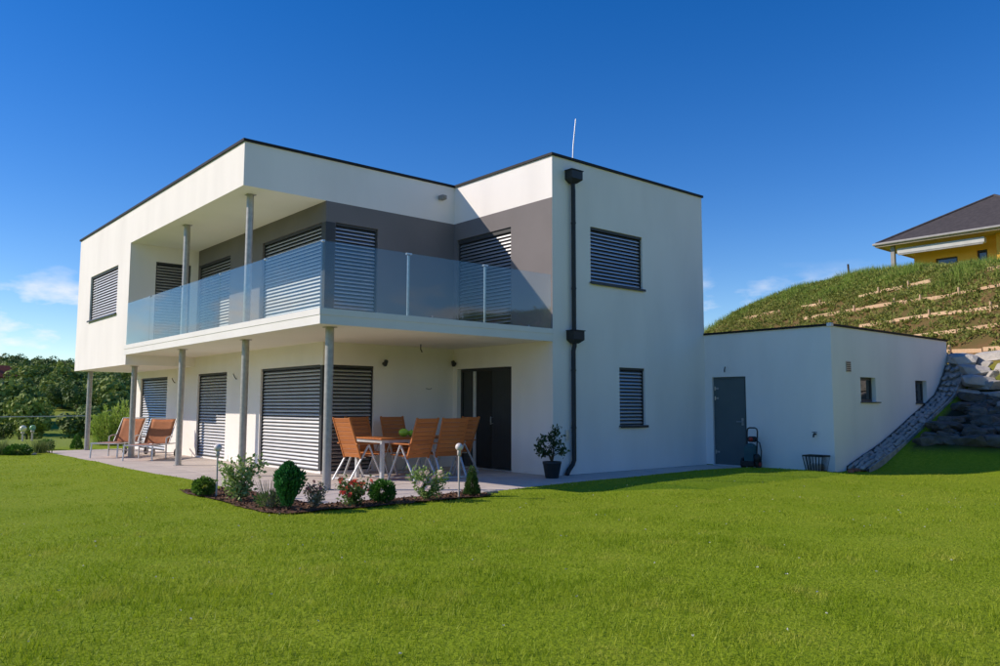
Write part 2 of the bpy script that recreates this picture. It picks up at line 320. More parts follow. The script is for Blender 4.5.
def ground_h(x, y):
    x = np.asarray(x, float); y = np.asarray(y, float)
    z = 0.012 + 0.03 * (vnoise(x, y, 2.3, 1) - 0.5) + 0.018 * (vnoise(x, y, 0.8, 41) - 0.5) + 0.05 * (vnoise(x, y, 6.0, 2) - 0.5) * sstep(3, 6, np.hypot(x - 7, y - 9.5))
    z = z + 0.085 * np.exp(-((y - 8.2) / 1.5) ** 2) * sstep(8.2, 10.8, x) * (1 - sstep(14.4, 15.4, x))
    s = bank_s(x, y)
    bank = 0.36 * np.log1p(np.exp(np.clip(s * 5, -40, 40))) / 5
    z = z + np.where(y < 9.5, np.minimum(bank, 3.0), 0) * sstep(-14, -3, y)
    r = np.hypot(x, y); az = np.arctan2(y, x)
    far = -4.0 * sstep(34, 75, r) + np.clip((r - 88) / 212, 0, 1) * 24.0 * (0.84 + 0.22 * np.sin(az * 3 + 0.5)) + 24 * sstep(350, 900, r) * (0.7 + 0.3 * np.sin(az * 5 + 2))
    z = z + far
    hz_, a, b = hill_z(x, y)
    use = sstep(-0.95, -0.45, a) if True else 0
    zz = np.where((y >= YN - 0.02) & (x >= XE - 0.05), np.maximum(z, hz_), z)
    hill = np.where(a > -0.95, np.maximum(z, z + (hz_ - z) * use), zz)
    hill = np.where(in_foot(x, y), -0.30, hill)
    return hill
def lines(*segs):
    out = []
    for a, b, st in segs: out += list(np.arange(a, b, st))
    return sorted(set(round(float(v), 4) for v in out))
gr = lambda a, k, n: [a * k ** i for i in range(1, n)]
xs = lines((-26, -8, 0.6), (-8, 16, 0.25), (16, 24, 0.14), (24, 40, 0.3), (40, 60, 1.0)) + [60 * 1.18 ** i for i in range(0, 21)] + [-26 * 1.2 ** i for i in range(1, 23)]
ys = lines((-16, -2, 0.6), (-2, 10, 0.2), (10, 28, 0.3), (28, 60, 0.8)) + [60 * 1.17 ** i for i in range(0, 21)] + [-16 * 1.22 ** i for i in range(1, 23)]
for v in (TX - 0.012, TX, XR - 0.012, XR, XE, XE + 0.01): xs.append(v)
for v in (TY - 0.012, TY, YN - 0.012, YN, YC, YC + 0.012): ys.append(v)
xs = np.array(sorted(set(xs))); ys = np.array(sorted(set(ys)))
GX, GY = np.meshgrid(xs, ys); GZ = ground_h(GX, GY)
nx, ny = len(xs), len(ys); idx = np.arange(nx * ny).reshape(ny, nx)
Fq = np.stack([idx[:-1, :-1], idx[:-1, 1:], idx[1:, 1:], idx[1:, :-1]], -1).reshape(-1, 4)
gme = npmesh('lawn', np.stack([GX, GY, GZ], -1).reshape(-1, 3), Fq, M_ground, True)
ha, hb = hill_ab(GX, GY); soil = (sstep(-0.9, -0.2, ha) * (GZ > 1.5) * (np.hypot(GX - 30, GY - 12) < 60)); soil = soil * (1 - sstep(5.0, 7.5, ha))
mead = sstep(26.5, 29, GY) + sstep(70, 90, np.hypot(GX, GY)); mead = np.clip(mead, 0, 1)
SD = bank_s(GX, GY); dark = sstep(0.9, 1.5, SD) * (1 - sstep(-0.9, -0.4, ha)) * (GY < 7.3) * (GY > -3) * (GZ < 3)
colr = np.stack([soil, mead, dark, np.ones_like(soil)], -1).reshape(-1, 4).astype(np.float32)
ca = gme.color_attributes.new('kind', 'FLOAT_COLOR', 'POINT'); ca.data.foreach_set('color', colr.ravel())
tag(link('lawn', gme), 'mown green lawn rolling out to meadow and wooded hills', kind='structure')
gz = lambda x, y: float(ground_h(np.array([x]), np.array([y]))[0])

# ------------------------------------------------------------------ terrace
ter = MB(); ter.box(TX + 0.02, XR - 0.01, TY + 0.02, YC - 0.1, -0.22, -0.022)
terrace = ter.build('terrace', M_joint); tag(terrace, kind='structure')
def paver_mesh(w, d): b = MB(); b.box(0, w, 0, d, -0.045, 0, 0.004); return b.mesh('paver', M_paver)
pm = {}
def lay(x0, x1, y0, y1, w, d):
    nxp = max(1, round((x1 - x0) / w)); nyp = max(1, round((y1 - y0) / d)); w = (x1 - x0) / nxp; d = (y1 - y0) / nyp
    me = paver_mesh(w - 0.007, d - 0.009)
    for i in range(nxp):
        for j in range(nyp):
            o = link('paver', me, terrace); o.location = Vector((x0 + i * w, y0 + j * d, random.uniform(-0.0025, 0.001))) - terrace.location
lay(TX, XI, TY, 11.38, 1.12, 0.62); lay(TX, XI, 11.395, YA, 0.94, 0.66); lay(TX, XG, YA + 0.002, YC, 0.82, 0.66); lay(XI + 0.005, XR, TY, YW, 1.2, 0.69)

# ------------------------------------------------------------------ the house
house = thing('modern_house', 'white flat-roofed two-storey house with grey recessed balcony and closed blinds', 'house', (10, 18, 0))
def wall(parent, name, axis, c, u0, u1, z0, z1, m, ops=(), depth=0.22, out=-1):
    """a rendered wall face on the plane axis = c, looking along out, with real openings and reveals"""
    us = sorted({u0, u1} | {v for o in ops for v in o[:2]}); zs = sorted({z0, z1} | {v for o in ops for v in o[2:4]}); b = MB()
    P = (lambda u, d, z: (c - out * d, u, z)) if axis == 'X' else (lambda u, d, z: (u, c - out * d, z))
    for a, e in zip(us, us[1:]):
        for g, h in zip(zs, zs[1:]):
            if any(a >= o[0] - 1e-6 and e <= o[1] + 1e-6 and g >= o[2] - 1e-6 and h <= o[3] + 1e-6 for o in ops): continue
            b.quad(P(a, 0, g), P(e, 0, g), P(e, 0, h), P(a, 0, h))
    for o in ops:
        a, e, g, h = o[:4]
        b.quad(P(a, 0, g), P(a, depth, g), P(a, depth, h), P(a, 0, h)); b.quad(P(e, 0, g), P(e, depth, g), P(e, depth, h), P(e, 0, h))
        b.quad(P(a, 0, h), P(a, depth, h), P(e, depth, h), P(e, 0, h)); b.quad(P(a, 0, g), P(a, depth, g), P(e, depth, g), P(e, 0, g))
    return b.build(name, m, parent)
SLATS = {}
def slat_mesh(L):
    L = round(L, 3)
    if L not in SLATS:
        pr = [(-0.030, -0.036), (-0.022, -0.010), (-0.002, 0.016), (0.026, 0.034)]; b = MB(); t = 0.0025
        v = [(x, d, z) for x in (0, L) for d, z in pr] + [(x, d + t * 0.8, z - t) for x in (0, L) for d, z in pr]
        f = [(i, i + 1, i + 5, i + 4) for i in range(3)] + [(i + 8, i + 12, i + 13, i + 9) for i in range(3)] + [(0, 4, 12, 8), (3, 11, 15, 7)]
        b.add(v, f, True); SLATS[L] = b.mesh('slat', M_slat)
    return SLATS[L]
def loc_rel(o, p): 
    off = Vector((0, 0, 0)); q = o.parent
    while q is not None: off += q.location; q = q.parent
    o.location = Vector(p) - off
def blind(parent, axis, c, u0, u1, z0, z1, sill=True, head=0.05, inset=0.085, frame=M_rail):
    P = (lambda u, d, z: (c + d, u, z)) if axis == 'X' else (lambda u, d, z: (u, c + d, z))
    def bx(b, ua, ub, da, db, za, zb, bev=0.003):
        p = P(ua, da, za); q = P(ub, db, zb); return b.box(p[0], q[0], p[1], q[1], za, zb, bev)
    w = MB(); bx(w, u0 + 0.002, u1 - 0.002, 0.17, 0.215, z0 + 0.002, z0 + 0.07); bx(w, u0 + 0.002, u1 - 0.002, 0.17, 0.215, z1 - 0.07, z1 - 0.002)
    bx(w, u0 + 0.002, u0 + 0.06, 0.17, 0.215, z0 + 0.07, z1 - 0.07); bx(w, u1 - 0.06, u1 - 0.002, 0.17, 0.215, z0 + 0.07, z1 - 0.07)
    win = w.build('window', frame, parent)
    pn = MB(); bx(pn, u0 + 0.06, u1 - 0.06, 0.185, 0.20, z0 + 0.07, z1 - 0.07, 0); pn.build('pane', M_pane, win)
    if sill:
        s = MB(); bx(s, u0 - 0.03, u1 + 0.05, -0.045, 0.16, z0 - 0.024, z0 - 0.002); bx(s, u0 - 0.03, u1 + 0.05, -0.049, -0.045, z0 - 0.05, z0 - 0.002, 0); s.build('sill', M_rail, win)
    h = MB(); bx(h, u0 + 0.003, u1 - 0.003, 0.03, 0.15, z1 - head, z1 - 0.002); bx(h, u0 + 0.003, u0 + 0.032, inset - 0.04, inset + 0.045, z0 + 0.003, z1 - head); bx(h, u1 - 0.032, u1 - 0.003, inset - 0.04, inset + 0.045, z0 + 0.003, z1 - head)
    bx(h, u0 + 0.034, u1 - 0.034, inset - 0.03, inset + 0.03, z0 + 0.008, z0 + 0.03)
    bl = h.build('blind', M_rail, parent); me = slat_mesh(u1 - u0 - 0.072)
    n = max(1, round((z1 - head - z0 - 0.11) / 0.074)); pitch = (z1 - head - z0 - 0.11) / n
    for i in range(n + 1):
        z = z0 + 0.072 + i * pitch
        jit = random.uniform(-0.03, 0.03)
        o = link('slat', me, bl)
        if axis == 'X': o.rotation_euler = (0, 0, R(-90)); loc_rel(o, P(u1 - 0.036, inset, z)); o.rotation_euler = (jit, 0, R(-90))
        else: loc_rel(o, P(u0 + 0.036, inset, z)); o.rotation_euler = (jit, 0, 0)
ZH = 2.11; ZU = 4.95
# upper storey, the box at the far end
wall(house, 'wall', 'X', X0, YB, YC, ZB, ZR - 0.05, M_white, [(21.95, 24.65, 3.68, 4.93)])
blind(house, 'X', X0, 21.95, 24.65, 3.68, 4.93)
wall(house, 'wall', 'X', X0, YA, YB, ZF, ZR - 0.05, M_white)
wall(house, 'wall', 'Y', YC, X0, XG, ZB, ZR - 0.05, M_white, out=1); wall(house, 'wall', 'Y', YC, XG, XR, 0, ZR - 0.05, M_white, out=1)
wall(house, 'wall', 'Y', YB, X0, XG, ZT, ZF, M_white, [(6.38, 7.26, ZT + 0.08, ZU)]); blind(house, 'Y', YB, 6.38, 7.26, ZT + 0.08, ZU, False)
b = MB(); b.quad((X0, YB, ZB), (XG, YB, ZB), (XG, YB, ZT), (X0, YB, ZT)); b.build('floor_edge', M_white, house)
b = MB(); b.quad((X0, YB, ZB), (X0, YC, ZB), (XG, YC, ZB), (XG, YB, ZB)); b.build('underside', M_soffit, house)
# roof overhang
wall(house, 'wall', 'Y', YA, X0, XI, ZF, ZR - 0.05, M_white)
b = MB(); b.quad((X0, YA, ZF), (X0, YB, ZF), (XG, YB, ZF), (XG, YA, ZF)); b.build('soffit', M_soffit, house)
# grey upper walls
wall(house, 'wall', 'X', XG, YA, YB, ZT, ZF, M_grey, [(14.20, 16.97, ZT + 0.06, ZU), (18.80, 20.9, ZT + 0.06, ZU)])
wall(house, 'wall', 'Y', YA, XG, XI, ZT, ZF, M_grey, [(7.66, 8.645, ZT + 0.06, ZU)])
blind(house, 'X', XG, 14.20, 16.97, ZT + 0.06, ZU, False); blind(house, 'X', XG, 18.80, 20.9, ZT + 0.06, ZU, False); blind(house, 'Y', YA, 7.66, 8.645, ZT + 0.06, ZU, False)
wall(house, 'wall', 'X', XI, YW, YA, ZT, ZF, M_grey, [(12.1, 13.9, ZT + 0.06, ZU + 0.02)]); blind(house, 'X', XI, 12.1, 13.9, ZT + 0.06, ZU + 0.02, False, head=0.09)
b = MB(); b.box(XG - 0.006, XG + 0.20, YA - 0.006, YA + 0.17, ZT + 0.06, ZU, 0.02); b.build('corner_post', M_rail, house)
wall(house, 'wall', 'X', XI, YW, YA, ZF, ZR - 0.05, M_white)
# ground floor
wall(house, 'wall', 'X', XG, YA, YC, 0, ZS, M_white, [(14.12, 16.86, 0.04, ZH), (18.78, 20.68, 0.04, ZH), (23.04, 25.42, 0.04, ZH)])
for u0, u1 in ((14.12, 16.86), (18.78, 20.68), (23.04, 25.42)): blind(house, 'X', XG, u0, u1, 0.04, ZH, False)
wall(house, 'wall', 'Y', YA, XG, XI, 0, ZS, M_white, [(7.66, 8.61, 0.04, ZH)]); blind(house, 'Y', YA, 7.66, 8.61, 0.04, ZH, False)
b = MB(); b.box(XG - 0.006, XG + 0.20, YA - 0.006, YA + 0.09, 0.04, ZH, 0.02); b.build('corner_post', M_rail, house)
wall(house, 'wall', 'X', XI, YW, YA, 0, ZT, M_white, [(12.08, 13.87, 0.02, ZH)])
# right wing
wall(house, 'wall', 'Y', YW, XI, XR, 0, ZR - 0.05, M_white, [(11.69, 13.31, 3.80, 4.93), (12.53, 13.34, 0.92, 2.11)])
blind(house, 'Y', YW, 11.69, 13.31, 3.80, 4.93); blind(house, 'Y', YW, 12.53, 13.34, 0.92, 2.11)
wall(house, 'wall', 'X', XR, YW, YC, 0, ZR - 0.05, M_white, out=1)
# roof and copings
b = MB(); b.box(X0 + 0.25, XR - 0.25, YA + 0.25, YC - 0.25, ZR - 0.40, ZR - 0.22); b.box(XI + 0.25, XR - 0.25, YW + 0.25, YA + 0.24, ZR - 0.40, ZR - 0.22); b.build('roof_deck', M_coping, house)
def coping(parent, pts, z, t=0.05, ov=0.035, w=0.30):
    """a closed outline going round the roof edge, mitred; pts counter-clockwise"""
    n = len(pts); P = [Vector((x, y, 0)) for x, y in pts]
    def offs(d):
        r = []
        for i in range(n):
            a = (P[i] - P[i - 1]).normalized(); c = (P[(i + 1) % n] - P[i]).normalized(); na = Vector((a.y, -a.x, 0)); nc = Vector((c.y, -c.x, 0))
            m = (na + nc).normalized(); r.append(P[i] + m * (d / m.dot(na)))
        return r
    o, i_ = offs(ov), offs(-w); b = MB()
    for k in range(n):
        j = (k + 1) % n
        v = [(o[k].x, o[k].y, z - t), (o[j].x, o[j].y, z - t), (o[j].x, o[j].y, z), (o[k].x, o[k].y, z), (i_[k].x, i_[k].y, z - t), (i_[j].x, i_[j].y, z - t), (i_[j].x, i_[j].y, z - 0.012), (i_[k].x, i_[k].y, z - 0.012)]
        b.add(v, [(0, 1, 2, 3), (3, 2, 6, 7), (5, 4, 7, 6), (1, 0, 4, 5)])
    return b.build('coping', M_coping, parent)
coping(house, [(X0, YA), (XI, YA), (XI, YW), (XR, YW), (XR, YC), (X0, YC)], ZR)
# balcony slab with fascia trim
b = MB(); b.box(5.735, XI - 0.003, 10.895, YB - 0.003, ZS, ZT - 0.002); slab = b.build('balcony_slab', M_soffit, house)
b = MB(); b.box(5.712, XI - 0.004, 10.872, 10.893, ZS - 0.012, ZT + 0.004, 0.003); b.box(5.712, 5.733, 10.8935, YB - 0.004, ZS - 0.012, ZT + 0.004, 0.003); b.build('edge_fascia', M_slab, slab)
b = MB(); b.box(5.702, XI - 0.004, 10.862, 10.871, ZS + 0.13, ZT + 0.006, 0.002); b.box(5.702, 5.711, 10.8715, YB - 0.004, ZS + 0.13, ZT + 0.006, 0.002); b.build('edge_profile', M_slab, slab)
# steel posts
def post(x, y, z0, z1, r=0.068):
    b = MB(); b.tube([(x, y, z0 + 0.012), (x, y, z1 - 0.012)], r, 24, False); o = b.build('column', M_steel, house)
    for nm, z in (('base_plate', z0 + 0.001), ('head_plate', z1 - 0.013)): MB().box(x - 0.085, x + 0.085, y - 0.085, y + 0.085, z, z + 0.012, 0.002).build(nm, M_steel, o)
for y, z1 in ((11.33, ZS), (14.59, ZS), (18.03, ZS), (21.50, ZB), (25.81, ZB)): post(6.13, y, 0, z1)
for y in (14.59, 18.03): post(6.13, y, ZT, ZF)
# glass balustrade
def pane(axis, c, u0, u1):
    b = MB(); g = 0.006
    if axis == 'X': b.box(c - 0.006, c + 0.006, u0 + g, u1 - g, ZT - 0.02, ZG)
    else: b.box(u0 + g, u1 - g, c - 0.006, c + 0.006, ZT - 0.02, ZG)
    return b.build('glass_panel', M_glass, house)
gy = [10.893, 12.94, 14.96, 17.12, 19.15, YB - 0.02]
for a, c in zip(gy, gy[1:]): pane('X', 5.742, a, c)
gx = [5.742, 7.33, 8.97, XI - 0.02]
for a, c in zip(gx, gx[1:]): pane('Y', 10.905, a, c)
for y in gy[:-1]:
    b = MB(); b.box(5.725, 5.765, y - 0.03, y + 0.03, ZG - 0.028, ZG + 0.004, 0.003); b.build('glass_clip', M_chrome, house)
for x in gx[1:-1]:
    b = MB(); b.box(x - 0.018, x + 0.018, 10.913, 10.935, ZT, ZG - 0.03, 0.004); o = b.build('balustrade_post', M_chrome, house)
    b = MB(); b.box(x - 0.05, x + 0.05, 10.89, 10.937, ZG - 0.029, ZG + 0.004, 0.003); b.build('glass_clip', M_chrome, o)
for x in (7.8, 10.0):
    b = MB(); b.sphere((x, 10.885, ZT + 0.02), 0.016, 8); b.build('drain_stud', M_chrome, house)
# entrance door
fr = MB(); d0 = XI + 0.10
fr.box(d0, d0 + 0.07, 12.085, 13.865, ZH - 0.06, ZH - 0.002, 0.004); fr.box(d0, d0 + 0.07, 12.085, 12.14, 0.03, ZH - 0.06, 0.004); fr.box(d0, d0 + 0.07, 13.81, 13.865, 0.03, ZH - 0.06, 0.004)
door = fr.build('entrance_door', M_rail, house)
b = MB(); b.box(d0 + 0.012, d0 + 0.055, 12.142, 12.83, 0.03, ZH - 0.062, 0.003); b.build('door_leaf', M_door, door)
b = MB(); b.box(d0 + 0.006, d0 + 0.050, 12.835, 13.33, 0.03, ZH - 0.062, 0.003); b.build('side_leaf', M_blackp, door)
b = MB(); b.box(d0 - 0.006, d0 + 0.04, 13.335, 13.43, 0.03, ZH - 0.062, 0.003); b.build('mullion', M_alu, door)
b = MB(); b.box(d0 + 0.02, d0 + 0.03, 13.43, 13.81, 0.03, ZH - 0.062); b.build('side_pane', M_pane, door)
b = MB()
for k in range(1, 7): y = 12.142 + 0.688 * k / 7; b.box(d0 + 0.0105, d0 + 0.0135, y - 0.003, y + 0.003, 0.08, ZH - 0.12)
b.build('groove', M_rail, door)
b = MB(); b.bar((d0 - 0.05, 12.78, 0.93), (d0 - 0.05, 12.78, 1.09), 0.022, 0.022); b.bar((d0 - 0.05, 12.78, 0.95), (d0 + 0.012, 12.78, 0.95), 0.014, 0.014); b.bar((d0 - 0.05, 12.78, 1.07), (d0 + 0.012, 12.78, 1.07), 0.014, 0.014); b.build('handle', M_chrome, door)
b = MB(); b.box(XI - 0.02, d0 + 0.07, 12.085, 13.865, 0.004, 0.022, 0.003); b.build('threshold', M_alu, door)
# downpipe with hoppers
px, py = 11.13, YW - 0.075
b = MB(); b.tube([(px - 0.01, py, 5.72), (px - 0.01, py, 5.63), (px, py, 5.55), (px, py, 2.73)], 0.045, 14); dpipe = b.build('downpipe', M_pipe, house)
b = MB(); b.tube([(px + 0.01, py, 2.56), (px + 0.01, py, 2.48), (px - 0.02, py, 2.38), (px - 0.02, py, 0.28), (px - 0.06, py, 0.20), (px - 0.17, py, 0.09), (px - 0.22, py, 0.01)], 0.045, 14); b.build('lower_pipe', M_pipe, dpipe)
for zt, x in ((5.93, px - 0.01), (2.76, px + 0.01)):
    b = MB(); b.box(x - 0.15, x + 0.15, YW - 0.20, YW - 0.003, zt - 0.17, zt, 0.006)
    b.add([(x - 0.15, YW - 0.20, zt - 0.171), (x + 0.15, YW - 0.20, zt - 0.171), (x + 0.15, YW - 0.004, zt - 0.171), (x - 0.15, YW - 0.004, zt - 0.171), (x - 0.06, YW - 0.13, zt - 0.24), (x + 0.06, YW - 0.13, zt - 0.24), (x + 0.06, YW - 0.02, zt - 0.24), (x - 0.06, YW - 0.02, zt - 0.24)],
          [(0, 1, 5, 4), (1, 2, 6, 5), (2, 3, 7, 6), (3, 0, 4, 7), (7, 4, 5, 6)])
    b.box(x - 0.165, x + 0.165, YW - 0.215, YW - 0.003, zt, zt + 0.018, 0.004); b.build('hopper', M_pipe, dpipe)
for z in (4.9, 3.6, 2.0, 0.9):
    b = MB(); b.lathe([(0.051, -0.015), (0.051, 0.015)], 14, (px if z > 2.7 else px - 0.02, py, z)); b.build('bracket', M_pipe, dpipe)
b = MB(); b.tube([(11.44, 11.14, ZR - 0.25), (11.47, 11.14, 6.6), (11.55, 11.14, 7.2)], [0.014, 0.013, 0.010], 8); b.build('lightning_rod', M_alu, house)
b = MB(); b.box(10.94, 11.03, YW - 0.03, YW - 0.002, 0.66, 0.86, 0.006); b.build('meter_box', M_alu, house)
b = MB(); b.box(10.17, 10.29, YA - 0.16, YA - 0.003, 5.83, 5.93, 0.012); b.tube([(10.23, YA - 0.155, 5.88), (10.23, YA - 0.19, 5.88)], 0.03, 12); b.build('wall_spotlight', M_eave, house)
def stub(p, q, name='lamp_cable'): b = MB(); b.tube([p, tuple((Vector(p) + Vector(q)) / 2 + Vector((0, 0, -0.02))), q], 0.012, 6); b.build(name, M_rail, house)
for y, z in ((22.4, 1.92), (18.2, 1.92)): stub((XG - 0.002, y, z), (XG - 0.12, y - 0.1, z + 0.12))
for x, y, z in ((8.83, YA, 2.17),):
    b = MB(); b.tube([(x, y - 0.002, z), (x, y - 0.05, z)], 0.035, 12); b.tube([(x, y - 0.05, z - 0.03), (x - 0.02, y - 0.13, z + 0.05)], 0.042, 12); b.build('wall_lamp', M_rail, house)
b = MB(); b.tube([(XI - 0.002, 13.93, 2.23), (XI - 0.06, 13.93, 2.23)], 0.03, 12); b.tube([(XI - 0.05, 13.93, 2.19), (XI - 0.11, 13.88, 2.27)], 0.042, 12); b.build('wall_lamp', M_rail, house)
b = MB(); b.tube([(9.25, 13.3, ZS - 0.001), (9.25, 13.3, ZS - 0.1), (9.27, 13.28, ZS - 0.16)], 0.012, 6); b.build('ceiling_cable', M_rail, house)
b = MB(); b.tube([(9.9, YA - 0.002, 1.68), (9.97, YA - 0.05, 1.66), (10.04, YA - 0.002, 1.69)], 0.008, 6); b.build('wall_hook', M_eave, house)

# ------------------------------------------------------------------ annex
annex = thing('garage_annex', 'low white flat-roofed annex with a grey door beside the hillside', 'annex', (18, 10, 0))
wall(annex, 'wall', 'X', XR, YN, YW, -0.1, ZN - 0.045, M_white_a, [(9.84, 10.70, 0.02, 1.975)], depth=0.16)
wall(annex, 'wall', 'Y', YN, XR, XE, -0.1, ZN - 0.045, M_white_a, [(16.70, 17.40, 1.42, 1.94), (19.42, 20.05, 1.41, 1.93)], depth=0.16)
wall(annex, 'wall', 'X', XE, YN, 16, 0, ZN - 0.045, M_white_a, out=1)
b = MB(); b.box(XR + 0.02, XE - 0.25, YN + 0.25, 16, ZN - 0.30, ZN - 0.14); b.build('roof_deck', M_coping, annex)
coping(annex, [(XR, YN), (XE, YN), (XE, 16.2), (XR, 16.2)], ZN, 0.045, 0.03, 0.26)
b = MB(); b.box(XR - 0.035, XR + 0.06, YN - 0.037, YN + 0.06, ZN - 0.06, ZN + 0.012, 0.004); b.build('corner_flashing', M_alu, annex)
d0 = XR + 0.05
fr = MB(); fr.box(d0, d0 + 0.06, 9.845, 10.695, 1.92, 1.973, 0.004); fr.box(d0, d0 + 0.06, 9.845, 9.89, 0.022, 1.92, 0.004); fr.box(d0, d0 + 0.06, 10.65, 10.695, 0.022, 1.92, 0.004); adoor = fr.build('side_door', M_adoor, annex)
b = MB(); b.box(d0 - 0.012, d0 + 0.04, 9.893, 10.647, 0.03, 1.917, 0.004); b.build('door_leaf', M_adoor, adoor)
for z in (0.30, 1.50, 1.72):
    b = MB(); b.tube([(d0 - 0.022, 10.648, z - 0.045), (d0 - 0.022, 10.648, z + 0.045)], 0.016, 10); b.box(d0 - 0.018, d0 - 0.011, 10.56, 10.648, z - 0.02, z + 0.02); b.build('hinge', M_chrome, adoor)
b = MB(); b.tube([(d0 - 0.012, 9.96, 0.98), (d0 - 0.06, 9.96, 0.98), (d0 - 0.065, 10.08, 0.98)], 0.011, 8); b.box(d0 - 0.016, d0 - 0.0115, 9.935, 9.985, 0.90, 1.06); b.build('handle', M_chrome, adoor)
b = MB(); b.box(XR - 0.025, XR + 0.11, 9.845, 10.695, -0.02, 0.018, 0.003); b.build('threshold', M_alu, adoor)
for (u0, u1, z0, z1) in ((16.70, 17.40, 1.42, 1.94), (19.42, 20.05, 1.41, 1.93)):
    w = MB(); y0, y1 = YN + 0.09, YN + 0.14
    w.box(u0 + 0.002, u1 - 0.002, y0, y1, z0 + 0.002, z0 + 0.06, 0.003); w.box(u0 + 0.002, u1 - 0.002, y0, y1, z1 - 0.06, z1 - 0.002, 0.003); w.box(u0 + 0.002, u0 + 0.06, y0, y1, z0 + 0.06, z1 - 0.06, 0.003); w.box(u1 - 0.06, u1 - 0.002, y0, y1, z0 + 0.06, z1 - 0.06, 0.003)
    win = w.build('window', M_rail, annex); b = MB(); b.box(u0 + 0.06, u1 - 0.06, y0 + 0.015, y0 + 0.03, z0 + 0.06, z1 - 0.06); b.build('pane', M_pane, win)
    b = MB(); b.box(u0 - 0.03, u1 + 0.14, YN - 0.045, YN + 0.088, z0 - 0.022, z0 - 0.002, 0.003); b.build('sill', M_rail, win)
v = MB(); v.box(16.08, 16.28, YN - 0.014, YN - 0.002, 2.03, 2.25, 0.003); vent = v.build('wall_vent', M_steel, annex)
for k in range(5):
    b = MB(); b.box(16.095, 16.265, YN - 0.021, YN - 0.0145, 2.05 + k * 0.04, 2.068 + k * 0.04); b.build('louvre', M_rail, vent)
b = MB(); b.tube([(XR - 0.002, 8.25, 0.76), (XR - 0.09, 8.25, 0.76), (XR - 0.11, 8.25, 0.70)], 0.016, 8); b.tube([(XR - 0.06, 8.25, 0.76), (XR - 0.06, 8.25, 0.80)], 0.01, 8); b.bar((XR - 0.06, 8.20, 0.80), (XR - 0.06, 8.30, 0.80), 0.02, 0.012); b.build('garden_tap', M_pipe, annex)
b = MB(); b.tube([(XR - 0.002, 10.37, 2.09), (XR - 0.06, 10.33, 2.13), (XR - 0.11, 10.28, 2.19)], 0.012, 6); b.build('lamp_cable', M_rail, annex)

# ------------------------------------------------------------------ dining set
def make_table(x0, x1, y0, y1, h=0.735):
    t = thing('dining_table', 'teak-topped garden table with pale metal legs on the terrace', 'table', ((x0 + x1) / 2, (y0 + y1) / 2, 0))
    n = 9; w = (y1 - y0) / n; me = MB().box(0, x1 - x0, 0.003, w - 0.003, h - 0.026, h, 0.003).mesh('top_plank', M_teak)
    for i in range(n): loc_rel(link('top_plank', me, t), (x0, y0 + i * w, 0))
    b = MB(); z0, z1 = h - 0.085, h - 0.028; i = 0.03
    b.box(x0 + i, x1 - i, y0 + i, y0 + i + 0.03, z0, z1, 0.003); b.box(x0 + i, x1 - i, y1 - i - 0.03, y1 - i, z0, z1, 0.003); b.box(x0 + i, x0 + i + 0.03, y0 + 0.061, y1 - 0.061, z0, z1, 0.003); b.box(x1 - i - 0.03, x1 - i, y0 + 0.061, y1 - 0.061, z0, z1, 0.003)
    b.build('apron', M_alu, t)
    for x in (x0 + 0.025, x1 - 0.085):
        for y in (y0 + 0.025, y1 - 0.085): MB().box(x, x + 0.06, y, y + 0.06, 0.0, z0 - 0.001, 0.004).build('leg', M_alu, t)
make_table(7.6, 9.4, 12.1, 13.06)
def make_chair():
    t = thing('garden_chair', 'x', 'chair', group='teak chairs round the garden table')
    w = 0.25
    # back: two rails and horizontal slats, leaning backwards
    p0, p1 = Vector((0, -0.19, 0.40)), Vector((0, -0.44, 1.09)); n = 9; L = (p1 - p0).length; d = (p1 - p0) / L
    nor = Vector((0, d.z, -d.y))
    M = Matrix(((1, 0, 0, 0), (0, nor.y, d.y, p0.y), (0, nor.z, d.z, p0.z), (0, 0, 0, 1)))
    for s in (-1, 1):
        MB().box(s * w - 0.016, s * w + 0.016, -0.016, 0.016, -0.02, L + 0.01, 0.004, M).build('back_rail', M_teak, t, False)
    sm = MB().box(-w + 0.018, w - 0.018, -0.009, 0.009, 0.003, L / n - 0.004, 0.003).mesh('back_slat', M_teak)
    for i in range(n):
        o = link('back_slat', sm, t); o.matrix_basis = M @ Matrix.Translation((0, 0, i * L / n))
    sl = MB().box(-w, w, 0.003, 0.066, -0.010, 0.010, 0.003).mesh('seat_slat', M_teak)
    for i in range(6):
        o = link('seat_slat', sl, t); o.location = (0, -0.17 + i * 0.072, 0.425 + i * 0.004)
    for s in (-1, 1):
        x = s * (w + 0.035)
        b = MB(); b.bar((x, 0.27, 0), (x, -0.05, 0.628), 0.024, 0.036, (1, 0, 0)); b.build('front_leg', M_alu, t, False)
        b = MB(); b.bar((x - s * 0.026, -0.42, 0), (x - s * 0.026, -0.02, 0.628), 0.024, 0.036, (1, 0, 0)); b.build('rear_leg', M_alu, t, False)
        b = MB(); b.box(x - 0.028, x + 0.028, -0.31, 0.20, 0.63, 0.654, 0.006); b.build('armrest', M_teak, t, False)
    for y, z, q in ((-0.385, 0.03, 0.028), (0.25, 0.04, 0.022), (-0.10, 0.40, 0.02), (0.13, 0.41, 0.02)): MB().bar((-w - 0.02, y, z), (w + 0.02, y, z), q, q * 0.8).build('crossbar', M_alu, t, False)
    return t
ch0 = make_chair()
